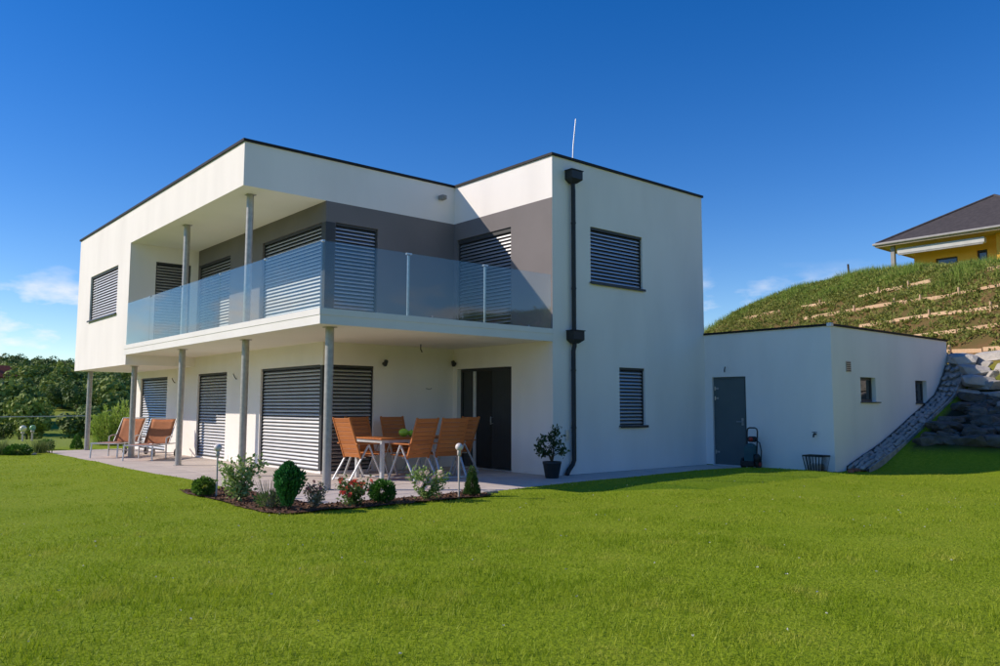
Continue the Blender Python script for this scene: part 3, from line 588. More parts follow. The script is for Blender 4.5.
for i, (x, y, a, lab) in enumerate((
        (7.50, 12.60, -86, 'sunlit teak garden chair at the table end beside the steel column'),
        (8.02, 13.22, 182, 'teak garden chair on the wall side of the table, before the closed blind'),
        (8.80, 13.22, 178, 'teak garden chair on the wall side of the table, before bare white wall'),
        (8.12, 11.95, 8, 'teak garden chair with its back to the flower bed, nearer the melons'),
        (8.86, 11.98, -7, 'teak garden chair with its back to the flower bed, beside the globe lamp'),
        (9.62, 12.66, 92, 'teak garden chair at the table end in front of the dark entrance door'))):
    c = ch0 if i == 0 else copy_tree(ch0)
    c.location = (x, y, 0.0); c.rotation_euler = (0, 0, R(a)); c['label'] = lab
for i, (x, y, r, lab) in enumerate(((8.40, 12.60, 0.088, 'large round green melon lying on the teak table'), (8.56, 12.58, 0.070, 'smaller green melon beside the large one on the teak table'))):
    t = thing('melon', lab, 'melon', (x, y, 0.735), group='melons on the garden table')
    b = MB(); b.sphere((0, 0, r * 0.86), r, 20, (1.12, 1.0, 0.86)); b.build('rind', M_melon, t, False)
    b = MB(); b.tube([(0, 0, r * 1.68), (0.008, 0, r * 1.86)], 0.007, 6); b.build('stalk', M_stem, t, False)

# ------------------------------------------------------------------ sun loungers
def make_lounger():
    t = thing('sun_lounger', 'x', 'sun lounger', group='sun loungers on the terrace')
    w = 0.31; hz = 0.36
    def sling(name, pa, pb, sag):
        V = []; Fc = []; n = 8; m = 6
        for i in range(n + 1):
            for j in range(m + 1):
                u = i / n; q = j / m; p = Vector(pa).lerp(Vector(pb), u); s = -sag * math.sin(math.pi * q) * (0.4 + 0.6 * math.sin(math.pi * u)); V.append((-w + 2 * w * q, p.y, p.z + s))
        k = len(V); V += [(x, y, z - 0.006) for x, y, z in V]
        for i in range(n):
            for j in range(m):
                a = i * (m + 1) + j; Fc.append((a, a + 1, a + m + 2, a + m + 1)); Fc.append((k + a, k + a + m + 1, k + a + m + 2, k + a + 1))
        e = [i * (m + 1) for i in range(n + 1)]
        for i in range(n): Fc.append((e[i], e[i + 1], e[i + 1] + k, e[i] + k)); Fc.append((e[i] + m, e[i] + m + k, e[i + 1] + m + k, e[i + 1] + m))
        for j in range(m): Fc.append((j, j + k, j + 1 + k, j + 1)); a = n * (m + 1) + j; Fc.append((a, a + 1, a + 1 + k, a + k))
        b = MB(); b.add(V, Fc, True); return b.build(name, M_sling, t, False)
    sling('seat_sling', (0, 0, hz + 0.01), (0, 1.16, hz - 0.01), 0.025); sling('back_sling', (0, 1.17, hz + 0.01), (0, 1.60, 0.96), 0.03)
    for s in (-1, 1):
        x = s * (w + 0.018)
        MB().tube([(x, 0.0, hz), (x, 1.88, hz - 0.01)], 0.018, 10).build('side_rail', M_alu, t, False)
        MB().tube([(x * 0.96, 1.15, hz + 0.01), (x * 0.96, 1.615, 0.97)], 0.013, 10).build('back_rail', M_alu, t, False)
        MB().tube([(x, 0.06, hz), (x + s * 0.01, 0.02, 0.0)], 0.019, 10).build('front_leg', M_alu, t, False)
        MB().tube([(x, 0.92, 0.50), (x, 0.92, 0.0)], 0.019, 10).build('middle_leg', M_alu, t, False)
        MB().tube([(x, 0.92, 0.50), (x, 1.05, 0.53), (x, 1.30, 0.53)], 0.016, 10).build('armrest', M_alu, t, False)
        b = MB(); b.tube([(x - s * 0.06, 1.72, 0.10), (x - s * 0.02, 1.72, 0.10)], 0.10, 18); wh = b.build('wheel', M_blackp, t, False)
        MB().tube([(x - s * 0.03, 1.72, hz - 0.01), (x - s * 0.016, 1.72, 0.10)], 0.015, 8).build('rear_leg', M_alu, t, False)
    for y, z, q in ((0.0, hz, 0.016), (1.615, 0.97, 0.014), (1.72, 0.1, 0.010), (0.92, 0.16, 0.012)): MB().tube([(-w, y, z), (w, y, z)], q, 8).build('crossbar', M_alu, t, False)
    return t
lg = make_lounger(); lg.location = (5.84, 19.98, 0); lg.rotation_euler = (0, 0, R(-38)); lg['label'] = 'terracotta sling sun lounger in front of the closed sunlit blind'
l2 = copy_tree(lg); l2.location = (5.50, 21.55, 0); l2.rotation_euler = (0, 0, R(-41)); l2['label'] = 'terracotta sling sun lounger in front of the yellow-green shrub'

# ------------------------------------------------------------------ foliage tools
def leaves(P, size, direction=None, spread=1.0, aspect=0.55, seed=0, fold=0.0):
    """one four-cornered leaf at each point P"""
    g = np.random.default_rng(seed); n = len(P); d = g.normal(size=(n, 3)); d /= np.linalg.norm(d, axis=1, keepdims=True)
    if direction is not None: d = direction + spread * d; d /= np.linalg.norm(d, axis=1, keepdims=True) + 1e-9
    u = np.cross(d, g.normal(size=(n, 3))); u /= np.linalg.norm(u, axis=1, keepdims=True) + 1e-9
    s = (size * g.uniform(0.7, 1.3, n))[:, None] if np.isscalar(size) else size[:, None]
    V = np.stack([P, P + d * s * 0.5 + u * s * aspect * 0.5, P + d * s, P + d * s * 0.5 - u * s * aspect * 0.5], 1).reshape(-1, 3)
    return V, np.arange(4 * n).reshape(n, 4)
def shell(n, rad, c=(0, 0, 0), inner=0.75, seed=0, zmin=-1.0, lump=0.0):
    g = np.random.default_rng(seed); d = g.normal(size=(n * 2, 3)); d /= np.linalg.norm(d, axis=1, keepdims=True); d = d[d[:, 2] > zmin][:n]
    r = g.uniform(inner, 1.0, len(d)) ** 0.6
    if lump: r *= 1 + lump * np.sin(d[:, 0] * 5 + seed) * np.cos(d[:, 1] * 4.3 + seed * 2) + lump * 0.6 * np.sin(d[:, 2] * 7 + seed)
    return d * r[:, None] * np.array(rad) + np.array(c), d
def plant(name, label, cat, x, y, group=None, z=None): return thing(name, label, cat, (x, y, (gz(x, y) if z is None else z)), random.uniform(0, 6), group)
def fol(parent, V, Fc, m, name='foliage'): return link(name, npmesh(name, V, Fc, m), parent)
def stems(parent, paths, r, m=M_stem, name='stem'):
    b = MB()
    for p in paths: b.tube(p, [r * (1 - 0.7 * i / (len(p) - 1)) for i in range(len(p))], 5, False)
    return b.build(name, m, parent, False)
BEDZ = 0.035
def ball(name, label, x, y, r, h, m, seed, n=2600, ls=0.035, z=BEDZ, group=None):
    t = plant(name, label, 'shrub', x, y, group, z)
    P, d = shell(n, (r, r, h / 2), (0, 0, h / 2), 0.12, seed, lump=0.09); V, Fc = leaves(P, ls, d, 0.9, 0.6, seed); fol(t, V, Fc, m)
    core, dc = shell(500, (r * 0.7, r * 0.7, h * 0.36), (0, 0, h / 2), 0.2, seed + 1); stems(t, [[(0, 0, 0), (0.02, 0, h * 0.3), tuple(core[k])] for k in range(9)], 0.008); return t
def loose(name, label, x, y, h, w, m, seed, n=1200, ls=0.06, nst=7, z=BEDZ, lean=0.6, asp=0.6):
    g = np.random.default_rng(seed); t = plant(name, label, 'shrub', x, y, None, z); t.rotation_euler = (0, 0, 0); paths = []; P = []; D = []
    for k in range(nst):
        a = g.uniform(0, 6.28); rr = w * g.uniform(0.3, 1.0) / 2; hh = h * g.uniform(0.6, 1.0)
        p = [np.array((0, 0, 0.0)), np.array((math.cos(a) * rr * 0.35, math.sin(a) * rr * 0.35, hh * 0.5)), np.array((math.cos(a) * rr, math.sin(a) * rr, hh))]
        paths.append([tuple(q) for q in p])
        for j in range(n // nst):
            u = g.uniform(0.15, 1.05); q = p[0] * (1 - u) ** 2 + 2 * p[1] * u * (1 - u) + p[2] * u * u; P.append(q + g.normal(size=3) * w * 0.11 * np.array((1, 1, 0.7))); D.append((math.cos(a), math.sin(a), 0.5))
    P = np.array(P); P[:, 2] = np.maximum(P[:, 2], 0.015); V, Fc = leaves(P, ls, np.array(D), 1.6, asp, seed); fol(t, V, Fc, m); stems(t, paths, 0.007); t['_tips'] = [c for p in paths for c in p[-1]]; return t
def blossoms(t, pts, r, m, seed):
    b = MB(); g = random.Random(seed)
    for k in range(2):
        for j in range(6):
            a = j * 1.047 + k * 0.5; rr = r * (1 - 0.35 * k); z = k * r * 0.4
            b.add([(0, 0, z), (rr * math.cos(a - 0.45), rr * math.sin(a - 0.45), z + r * 0.35), (rr * 1.15 * math.cos(a), rr * 1.15 * math.sin(a), z + r * 0.25), (rr * math.cos(a + 0.45), rr * math.sin(a + 0.45), z + r * 0.35)], [(0, 1, 2, 3)])
    me = b.mesh('flower', m)
    for p in pts:
        o = link('flower', me, t, p, (g.uniform(-1.2, 1.2), g.uniform(-1.2, 1.2), g.uniform(0, 6))); s = g.uniform(0.7, 1.25); o.scale = (s, s, s)

# mulch bed round the terrace corner
def bed_top(x, y): return 0.022 + 0.018 * vnoise(x, y, 0.16, 5) + 0.01 * vnoise(x, y, 0.05, 6)
bx_ = np.arange(4.12, 7.62, 0.05); by_ = np.arange(8.75, 12.5, 0.05); V = []; Fc = []; ix = {}
def in_bed(x, y):
    e = 0.07 * (vnoise(x, y, 0.45, 9) - 0.5)
    return (((x > 4.20 + e) & (x < TX + 0.01) & (y > 9.02 + e - 0.06 * np.clip(x - 4.2, 0, 1)) & (y < 12.3 + e)) | ((x > 4.20 + e) & (x < 7.5 + e) & (y > 8.98 + e - 0.025 * (x - 4.2)) & (y < TY + 0.01)))
for i, x in enumerate(bx_):
    for j, y in enumerate(by_): ix[i, j] = len(V); V.append((x, y, float(bed_top(x, y))))
for i in range(len(bx_) - 1):
    for j in range(len(by_) - 1):
        if in_bed(np.array(bx_[i] + 0.025), np.array(by_[j] + 0.025)) and not (bx_[i] > TX - 0.03 and by_[j] > TY - 0.03): Fc.append((ix[i, j], ix[i + 1, j], ix[i + 1, j + 1], ix[i, j + 1]))
bed = MB(); bed.add(V, Fc, True); bo = bed.build('flower_bed', M_mulch); tag(bo, kind='structure')
n = 5200; q = np.stack([rng.uniform(4.15, 7.55, n), rng.uniform(8.75, 12.4, n)], 1); ok = in_bed(q[:, 0], q[:, 1]) & ~((q[:, 0] > TX) & (q[:, 1] > TY)); q = q[ok]
P = np.column_stack([q, bed_top(q[:, 0], q[:, 1]) + 0.006]); V, Fc = leaves(P, 0.045, np.column_stack([rng.normal(size=(len(P), 2)), np.full(len(P), 0.25)]), 0.2, 0.45, 3)
tag(link('bark_chips', npmesh('bark_chips', V, Fc, M_chip)), 'scattered brown bark chips covering the flower bed', kind='stuff')

ball('boxwood_ball', 'low rounded boxwood at the end of the flower bed beside the globe lamp', 4.27, 11.45, 0.155, 0.25, M_box, 11, 2600, 0.03)
loose('variegated_shrub', 'tall loose shrub with cream-edged leaves in the flower bed', 4.40, 10.50, 0.56, 0.46, M_varieg, 12, 1000, 0.06, 8)
t = plant('lavender_clump', 'thin spiky lavender clump with bare upright stalks', 'plant', 4.40, 9.58, None, BEDZ)
g = np.random.default_rng(4); paths = []
for k in range(46):
    a = g.uniform(0, 6.28); r_ = g.uniform(0.02, 0.19); hh = g.uniform(0.16, 0.36); paths.append([(math.cos(a) * 0.03, math.sin(a) * 0.03, 0), (math.cos(a) * r_ * 0.7, math.sin(a) * r_ * 0.7, hh * 0.6), (math.cos(a) * r_, math.sin(a) * r_, hh)])
stems(t, paths, 0.006, M_lav, 'stalk'); P, d = shell(700, (0.17, 0.17, 0.09), (0, 0, 0.09), 0.2, 5); V, Fc = leaves(P, 0.045, d + np.array((0, 0, 0.8)), 0.5, 0.25, 5); fol(t, V, Fc, M_rose)
t = plant('thuja_bush', 'deep green upright thuja, top-heavy, in the flower bed', 'shrub', 4.48, 9.25, None, BEDZ); g = np.random.default_rng(6)
P = []; D = []
for k in range(3600):
    u = g.uniform(0, 1) ** 0.8; z = 0.03 + u * 0.52; rr = (0.055 * (1 - max(0, u - 0.75) * 3.6) + 0.115 * math.sin(min(1, max(0, (u - 0.10) / 0.90)) ** 1.15 * math.pi * 0.97)) * g.uniform(0.4, 1.05); a = g.uniform(0, 6.28)
    rr *= 1 + 0.16 * math.sin(a * 3 + z * 9); P.append((rr * math.cos(a), rr * math.sin(a), z)); D.append((math.cos(a) * 0.6, math.sin(a) * 0.6, 1.1))
V, Fc = leaves(np.array(P), 0.05, np.array(D), 0.45, 0.45, 6); fol(t, V, Fc, M_thuja); stems(t, [[(0, 0, 0), (0, 0.01, 0.3), (0, 0, 0.6)]], 0.02)
t = loose('pink_heather', 'small brownish heather with pink flowers beside the steel column', 4.82, 9.17, 0.31, 0.26, M_lav, 14, 700, 0.035, 16); blossoms(t, [(random.uniform(-0.12, 0.12), random.uniform(-0.1, 0.1), random.uniform(0.2, 0.36)) for _ in range(14)], 0.022, M_pink, 1)
t = loose('red_rose_bush', 'low rose bush covered in bright red blooms', 5.33, 9.14, 0.34, 0.46, M_rose, 15, 1000, 0.042, 12)
blossoms(t, [(random.uniform(-0.24, 0.19), random.uniform(-0.18, 0.06), random.uniform(0.12, 0.34)) for _ in range(34)], 0.030, M_red, 2)
ball('round_shrub', 'round dark green clipped shrub between the red and the pale roses', 5.78, 9.16, 0.16, 0.29, M_boxd, 16, 3000, 0.032)
t = loose('pale_rose_bush', 'spreading rose bush with blush white blooms beside the slim globe lamp', 6.48, 9.08, 0.40, 0.50, M_rosew, 17, 1300, 0.045, 12); blossoms(t, [(random.uniform(-0.26, 0.18), random.uniform(-0.18, 0.08), random.uniform(0.14, 0.37)) for _ in range(20)], 0.036, M_blush, 3)
def cone(name, label, x, y, r, h, m, seed, n=2600, ls=0.035, z=BEDZ):
    t = plant(name, label, 'conifer', x, y, None, z); g = np.random.default_rng(seed); u = 1 - np.sqrt(g.uniform(0, 1, n)); a = g.uniform(0, 6.28, n); rr = r * (1 - u) ** 0.8 * g.uniform(0.6, 1.05, n) * (1 + 0.08 * np.sin(a * 5 + u * 20))
    P = np.column_stack([rr * np.cos(a), rr * np.sin(a), 0.01 + u * h * 0.97]); D = np.column_stack([np.cos(a), np.sin(a), np.full(n, 0.9)]); V, Fc = leaves(P, ls, D, 0.5, 0.4, seed); fol(t, V, Fc, m); stems(t, [[(0, 0, 0), (0, 0, h * 0.9)]], 0.015)
cone('dwarf_spruce', 'small dense cone-shaped spruce at the end of the flower bed', 7.25, 9.10, 0.11, 0.42, M_spruce, 18)
# garden lamps
def globe(name, label, x, y, h, r, mg, mp_, cat='garden lamp', z=0.0, group=None, pr=0.013):
    t = thing(name, label, cat, (x, y, z), 0, group)
    b = MB(); b.tube([(0, 0, 0), (0, 0, h - r * 1.7)], pr, 10); b.build('pole', mp_, t, False)
    b = MB(); b.lathe([(pr, 0), (pr * 2.1, 0.01), (pr * 2.1, 0.07), (pr * 1.4, 0.085)], 14, (0, 0, h - r * 2 - 0.07)); b.build('socket', mp_, t, False)
    b = MB(); b.sphere((0, 0, h - r), r, 20); b.build('globe', mg, t, False)
globe('globe_lamp', 'slim garden lamp with frosted globe behind the boxwood ball', 4.38, 11.28, 0.75, 0.056, M_globe, M_polet, z=BEDZ - 0.02, group='globe lamps in the flower bed')
globe('globe_lamp', 'slim garden lamp with frosted globe between pale roses and dwarf spruce', 6.95, 9.02, 0.77, 0.054, M_globe, M_polet, z=BEDZ - 0.02, group='globe lamps in the flower bed')
globe('garden_ball', 'white and yellow glazed ball on a wooden stake beyond the lawn', 5.72, 33.0, 0.62, 0.12, M_globey, M_polet, 'garden ornament', gz(5.72, 33.0) - 0.05, 'glazed balls on stakes', 0.03)
globe('garden_ball', 'blue and green glazed ball on a wooden stake beyond the lawn', 6.06, 33.2, 0.62, 0.10, M_globeb, M_polet, 'garden ornament', gz(6.06, 33.2) - 0.05, 'glazed balls on stakes', 0.03)
def rock(seed, sx, sy, sz, flat=0.0, n=10):
    """an angular stone: the hull of random points on a squarish blob"""
    g = np.random.default_rng(seed); bm = bmesh.new()
    for _ in range(n * 3):
        d = g.normal(size=3); d /= np.linalg.norm(d); d = np.sign(d) * np.abs(d) ** (1 - flat); d *= g.uniform(0.86, 1.06); bm.verts.new((d[0] * sx, d[1] * sy, d[2] * sz))
    r = bmesh.ops.convex_hull(bm, input=bm.verts); bmesh.ops.delete(bm, geom=[e for e in r['geom_interior'] if isinstance(e, bmesh.types.BMVert)], context='VERTS')
    b = MB(); bm.verts.index_update(); b.add([v.co[:] for v in bm.verts], [[v.index for v in f.verts] for f in bm.faces], False); bm.free(); return b
o = link('edging_stone', rock(3, 0.17, 0.07, 0.03, 0.3).mesh('edging_stone', M_stone), None, (7.75, 9.30, gz(7.75, 9.30) + 0.02), (0, 0, 0.1)); tag(o, 'flat pale stone beside the dwarf spruce on the lawn edge', 'stone')
# potted plant
t = thing('potted_plant', 'small leafy tree in a dark pot by the house corner', 'potted plant', (10.33, 10.62, 0))
b = MB(); b.lathe([(0, 0.0), (0.115, 0.0), (0.125, 0.01), (0.168, 0.26), (0.175, 0.262), (0.175, 0.30), (0.16, 0.30), (0.155, 0.27)], 28); b.build('pot', M_pot, t, False)
b = MB(); b.lathe([(0, 0.268), (0.155, 0.268)], 20); b.build('soil', M_soil, t, False)
g = np.random.default_rng(21); paths = []; P = []
for (dx, dz, w_) in ((0.08, 0.86, 0.085), (-0.02, 0.74, 0.07), (-0.17, 0.66, 0.09), (0.10, 0.66, 0.11), (-0.22, 0.50, 0.07), (0.02, 0.55, 0.12), (0.13, 0.50, 0.08), (-0.10, 0.44, 0.07)):
    c = np.array((dx * 0.75, -dx * 0.66 + g.normal() * 0.04, dz)); paths.append([(0, 0, 0.26), (dx * 0.2, -dx * 0.15, 0.4), tuple(c)]); P.append(c + g.normal(size=(60, 3)) * w_ * 0.55)
P = np.concatenate(P); V, Fc = leaves(P, 0.075, None, 1, 0.5, 22); fol(t, V, Fc, M_ficus); stems(t, paths, 0.012)

# ------------------------------------------------------------------ pressure washer, crate, rubble
t = thing('pressure_washer', 'teal and black pressure washer with handle parked by the annex door', 'pressure washer', (15.18, 9.55, 0.0), R(8))
b = MB(); b.tube([(0.02, 0.10, 0.12), (0.06, 0.11, 0.55), (0.08, 0.115, 0.78), (0.08, 0.10, 0.84), (0.08, 0.06, 0.86), (0.08, -0.06, 0.86), (0.08, -0.10, 0.84), (0.08, -0.115, 0.78), (0.06, -0.11, 0.55), (0.02, -0.10, 0.12)], 0.015, 10); b.build('handle', M_blackp, t, False)
b = MB(); b.box(-0.13, 0.09, -0.10, 0.10, 0.10, 0.50, 0.035); b.sphere((-0.02, 0, 0.48), 0.11, 14, (1, 0.95, 0.6)); b.build('body', M_teal, t, False)
b = MB(); b.box(-0.17, 0.11, -0.125, 0.125, 0.05, 0.17, 0.02); b.sphere((-0.06, -0.15, 0.22), 0.11, 14, (0.8, 0.7, 1.0)); b.build('motor_cover', M_blackp, t, False)
b = MB(); b.box(0.0, 0.09, -0.09, 0.07, 0.56, 0.68, 0.02); hr = b.build('control_box', M_blackp, t, False); b = MB(); b.sphere((0.0, 0.0, 0.62), 0.045, 12); b.build('knob', M_redp, hr, False)
for s in (-1, 1):
    b = MB(); b.tube([(-0.02, s * 0.14, 0.115), (-0.02, s * 0.19, 0.115)], 0.115, 20); w_ = b.build('wheel', M_blackp, t, False); b = MB(); b.tube([(-0.02, s * 0.191, 0.115), (-0.02, s * 0.20, 0.115)], 0.055, 16); b.build('hub', M_redp, w_, False)
b = MB(); b.tube([(0.05, -0.05, 0.62), (-0.02, -0.20, 0.55), (-0.08, -0.26, 0.38), (-0.06, -0.24, 0.2), (0.0, -0.17, 0.12)], 0.012, 8); b.build('hose', M_blackp, t, False)
t = thing('wire_crate', 'black plastic crate standing against the annex wall by its corner', 'crate', (15.26, 8.14, gz(15.2, 8.14)), 0)
def tap(z, a, b_): u = z / 0.32; return a + (b_ - a) * u
b = MB()
for z in (0.01, 0.31):
    x, y = tap(z, 0.11, 0.15), tap(z, 0.16, 0.21)
    for p, q in (((-x, -y), (x, -y)), ((x, -y), (x, y)), ((x, y), (-x, y)), ((-x, y), (-x, -y))): b.bar((*p, z), (*q, z), 0.02 if z > 0.1 else 0.012, 0.03)
b.build('rim', M_blackp, t, False)
rb = 0
for k in range(7):
    for ax, sg in (('y', -1), ('y', 1), ('x', -1)):
        u = -1 + 2 * k / 6; b = MB()
        if ax == 'y': b.bar((u * 0.11, sg * 0.16, 0.01), (u * 0.15, sg * 0.21, 0.31), 0.012, 0.006)
        else: b.bar((sg * 0.11, u * 0.16, 0.01), (sg * 0.15, u * 0.21, 0.31), 0.02, 0.006, (1, 0, 0))
        b.build('rib', M_blackp, t, False)
b = MB(); b.box(-0.11, 0.11, -0.16, 0.16, 0.006, 0.014); b.box(-0.09, 0.09, -0.12, 0.12, 0.015, 0.16, 0.02); b.build('contents', M_steel, t, False)
for i, (x, y, a, lab) in enumerate(((15.72, 7.66, 0.3, 'broken brick lying flat against the annex wall corner'), (15.95, 7.70, 1.1, 'broken brick turned sideways beside the cobble channel'), (16.10, 7.60, -0.3, 'broken brick half resting on the cobble channel end'))):
    o = link('brick', MB().box(-0.11, 0.11, -0.05, 0.05, 0, 0.065, 0.006).mesh('brick', M_brick), None, (x, y, gz(x, y) - 0.01), (0.1 * i, 0.12, a)); tag(o, lab, 'brick', 'broken bricks by the annex')

# ------------------------------------------------------------------ cobbled channel along the annex, boulder wall
ch = thing('cobble_channel', 'grey cobbled drainage channel climbing along the annex wall', 'drain channel', (18, 7.6, 0))
cx = np.array([15.95, 16.64, 17.49, 18.4, 19.27, 20.0, 20.45, 20.85, 21.2]); cz = np.array([0.06, 0.25, 0.48, 0.80, 1.12, 1.38, 1.56, 1.88, 2.28])
czf = lambda x: float(np.interp(x, cx, cz))
for y0, y1, dz, em in ((YN - 0.04, YN - 0.006, 0.06, M_dark), (7.41, 7.45, 0.035, M_cobble)):
    b = MB()
    for i in range(len(cx) - 1):
        x0, x1 = cx[i], cx[i + 1]; z0, z1 = cz[i], cz[i + 1]
        b.add([(x0, y0, z0 - 0.5), (x1, y0, z1 - 0.5), (x1, y1, z1 - 0.5), (x0, y1, z0 - 0.5), (x0, y0, z0 + dz), (x1, y0, z1 + dz), (x1, y1, z1 + dz), (x0, y1, z0 + dz)], [(4, 5, 6, 7), (0, 1, 5, 4), (3, 7, 6, 2)])
    b.build('edging_strip', em, ch)
b = MB()
for i in range(len(cx) - 1): b.quad((cx[i], 7.45, cz[i]), (cx[i + 1], 7.45, cz[i + 1]), (cx[i + 1], YN - 0.03, cz[i + 1]), (cx[i], YN - 0.03, cz[i]))
b.quad((cx[-1], 7.41, cz[-1] - 1.6), (cx[-1], YN, cz[-1] - 1.6), (cx[-1], YN, cz[-1]), (cx[-1], 7.41, cz[-1])); b.build('mortar_bed', M_cobble, ch)
cm_ = [rock(40 + k, 0.12, 0.07, 0.055, 0.15, 8).mesh('cobble', M_cobble) for k in range(5)]
x = 16.02
while x < 21.15:
    for y in (7.52, 7.64, 7.77):
        xx = x + random.uniform(-0.03, 0.03); o = link('cobble', random.choice(cm_), ch, rot=(random.uniform(-.2, .2), -0.35, random.uniform(-0.6, 0.6))); s = random.uniform(0.85, 1.25); o.scale = (s, s * 0.95, s); loc_rel(o, (xx, y + random.uniform(-0.02, 0.02), czf(xx) + 0.03))
    x += 0.165
bw = thing('boulder_wall', 'stacked limestone boulders retaining the foot of the planted hillside', 'boulder wall', (21.5, 6, 0))
def ab(a, b_): return (22.5 + a * EH[0] - b_ * EH[1], 8 + a * EH[1] + b_ * EH[0])
bm_ = [rock(60 + k, 0.52, 0.36, 0.15, 0.45, 9).mesh('boulder', M_stone) for k in range(7)]
for row in range(6):
    bb = 0.05 - random.uniform(0, 0.4)
    while bb > -9:
        L = random.uniform(0.5, 1.15); a = -0.98 + row * 0.17; x, y = ab(a, bb - L / 2)
        o = link('boulder', random.choice(bm_), bw, rot=(random.uniform(-0.09, 0.09), random.uniform(-0.10, 0.10), R(63) + random.uniform(-0.14, 0.14))); o.scale = (L * 1.06, random.uniform(0.85, 1.1), random.uniform(0.85, 1.2)); loc_rel(o, (x, y, 1.33 + row * 0.24 + random.uniform(-0.03, 0.03))); bb -= L * random.uniform(0.96, 1.02)
for (x, y, sx, z) in ((21.05, 7.35, 0.8, 1.62), (21.1, 7.15, 0.9, 1.95), (21.35, 7.30, 1.0, 2.25), (21.6, 7.62, 1.0, 2.5), (20.75, 7.0, 0.8, 1.36)):
    o = link('boulder', random.choice(bm_), bw, rot=(0.05, -0.1, R(30))); o.scale = (sx, 1, 1); loc_rel(o, (x, y, z))
dmm = [rock(80 + k, 0.45, 0.34, 0.2, 0.35, 9).mesh('boulder', M_dark) for k in range(4)]
dn = 0
while dn < 90:
    x, y = random.uniform(17.3, 22.0), random.uniform(0.5, 7.1); sd = float(bank_s(x, y)); a_ = hill_ab(x, y)[0]
    if not (1.5 < sd and a_ < -0.95): continue
    o = link('boulder', random.choice(dmm), bw, rot=(random.uniform(-.3, .3), random.uniform(-.3, .1), random.uniform(0, 6))); k_ = random.uniform(0.35, 0.95); o.scale = (k_, k_ * 0.9, k_ * random.uniform(0.6, 1.0)); loc_rel(o, (x, y, gz(x, y) + 0.02)); dn += 1
o = MB(); pts = [ab(0.15, -1.2), ab(0.15, -2.8), ab(0.7, -2.8), ab(0.7, -1.2)]
zz = [2.80, 2.82, 3.10, 3.06]; V = []; n = 8
for i in range(n + 1):
    for j in range(n + 1):
        u, w_ = i / n, j / n; p = [((1 - u) * (1 - w_) * pts[0][k] + u * (1 - w_) * pts[1][k] + u * w_ * pts[2][k] + (1 - u) * w_ * pts[3][k]) for k in (0, 1)]; V.append((p[0], p[1], max(2.86, gz(*p) + 0.03) + 0.05 * float(vnoise(p[0], p[1], 0.25, 3))))
o.add(V, [(i * (n + 1) + j, (i + 1) * (n + 1) + j, (i + 1) * (n + 1) + j + 1, i * (n + 1) + j + 1) for i in range(n) for j in range(n)], True)
k = len(o.v); o.add([(x, y, z - 0.03) for x, y, z in V], [(i * (n + 1) + j, i * (n + 1) + j + 1, (i + 1) * (n + 1) + j + 1, (i + 1) * (n + 1) + j) for i in range(n) for j in range(n)], True)
tag(o.build('tarpaulin', M_blue), 'blue tarpaulin lying on top of the boulder wall', 'tarpaulin')

# ------------------------------------------------------------------ planted hillside: timber rows, planting, tall grass
ROWS = (('lowest', 0.02, 0.6, -8), ('second', 1.0, 2.6, -8), ('third', 1.92, 6.3, -8), ('fourth', 3.12, 13.5, -6), ('uppermost', 4.2, 17.5, 1.5))
for nm, a0, bmax, bmin in ROWS:
    x, y = ab(a0, (bmax + bmin) / 2); t = thing('timber_edging', '%s row of larch boards and pegs terracing the hillside' % nm, 'timber edging', (x, y, gz(x, y)), group='timber rows on the hillside')
    bb = bmax
    while bb > bmin:
        L = random.uniform(1.3, 2.3); w_ = 0.25 * math.sin(bb * 0.5 + a0 * 3)
        dens = 0.0 if bb < 4 else (0.06 if nm in ('lowest', 'second', 'third') else 0.22)
        if random.random() > dens:
            p = ab(a0 + w_ * 0.3, bb); q = ab(a0 + 0.25 * math.sin((bb - L) * 0.5 + a0 * 3) * 0.3, bb - L + 0.04); zp = float(hill_z(np.array(p[0]), np.array(p[1]))[0]) + 0.06; zq = float(hill_z(np.array(q[0]), np.array(q[1]))[0]) + 0.06 + random.uniform(-0.04, 0.04)
            MB().bar((p[0], p[1], zp), (q[0], q[1], zq), 0.04, random.uniform(0.09, 0.13)).build('board', M_timber, t)
            if random.random() < 0.45: bb -= L; continue
            m_ = random.uniform(0.15, 0.85); mx, my, mz = p[0] + (q[0] - p[0]) * m_ - 0.05 * EH[0], p[1] + (q[1] - p[1]) * m_ - 0.05 * EH[1], zp + (zq - zp) * m_
            MB().tube([(mx, my, mz - 0.35), (mx, my, mz + 0.17)], 0.035, 8).build('peg', M_timber, t)
        bb -= L
g = np.random.default_rng(31); n = 4200; A = g.uniform(-0.1, 6.4, n); B = g.uniform(-10, 20, n); X = 22.5 + A * EH[0] - B * EH[1]; Y = 8 + A * EH[1] + B * EH[0]; Z, _, _ = hill_z(X, Y)
keep = (vnoise(X, Y, 1.1, 4) + 0.10 * A - 0.012 * np.abs(B) * 0 > 0.47 - 0.016 * B) & (Z > 1.8); X, Y, Z = X[keep], Y[keep], Z[keep]
PV = []; sz = g.uniform(0.07, 0.22, len(X)) * (0.6 + 0.8 * vnoise(X, Y, 1.7, 44))
rep = 22; P = np.repeat(np.column_stack([X, Y, Z]), rep, 0); S = np.repeat(sz, rep); dd = g.normal(size=(len(P), 3)); dd[:, 2] = np.abs(dd[:, 2]); dd /= np.linalg.norm(dd, axis=1, keepdims=True); P = P + dd * S[:, None] * g.uniform(0.4, 1, len(P))[:, None]
V, Fc = leaves(P, 0.095, dd + np.array((0, 0, 0.3)), 0.9, 0.5, 32); tag(link('bank_planting', npmesh('bank_planting', V, Fc, M_hillleaf)), 'low green ground cover planted between the timber rows', kind='stuff')
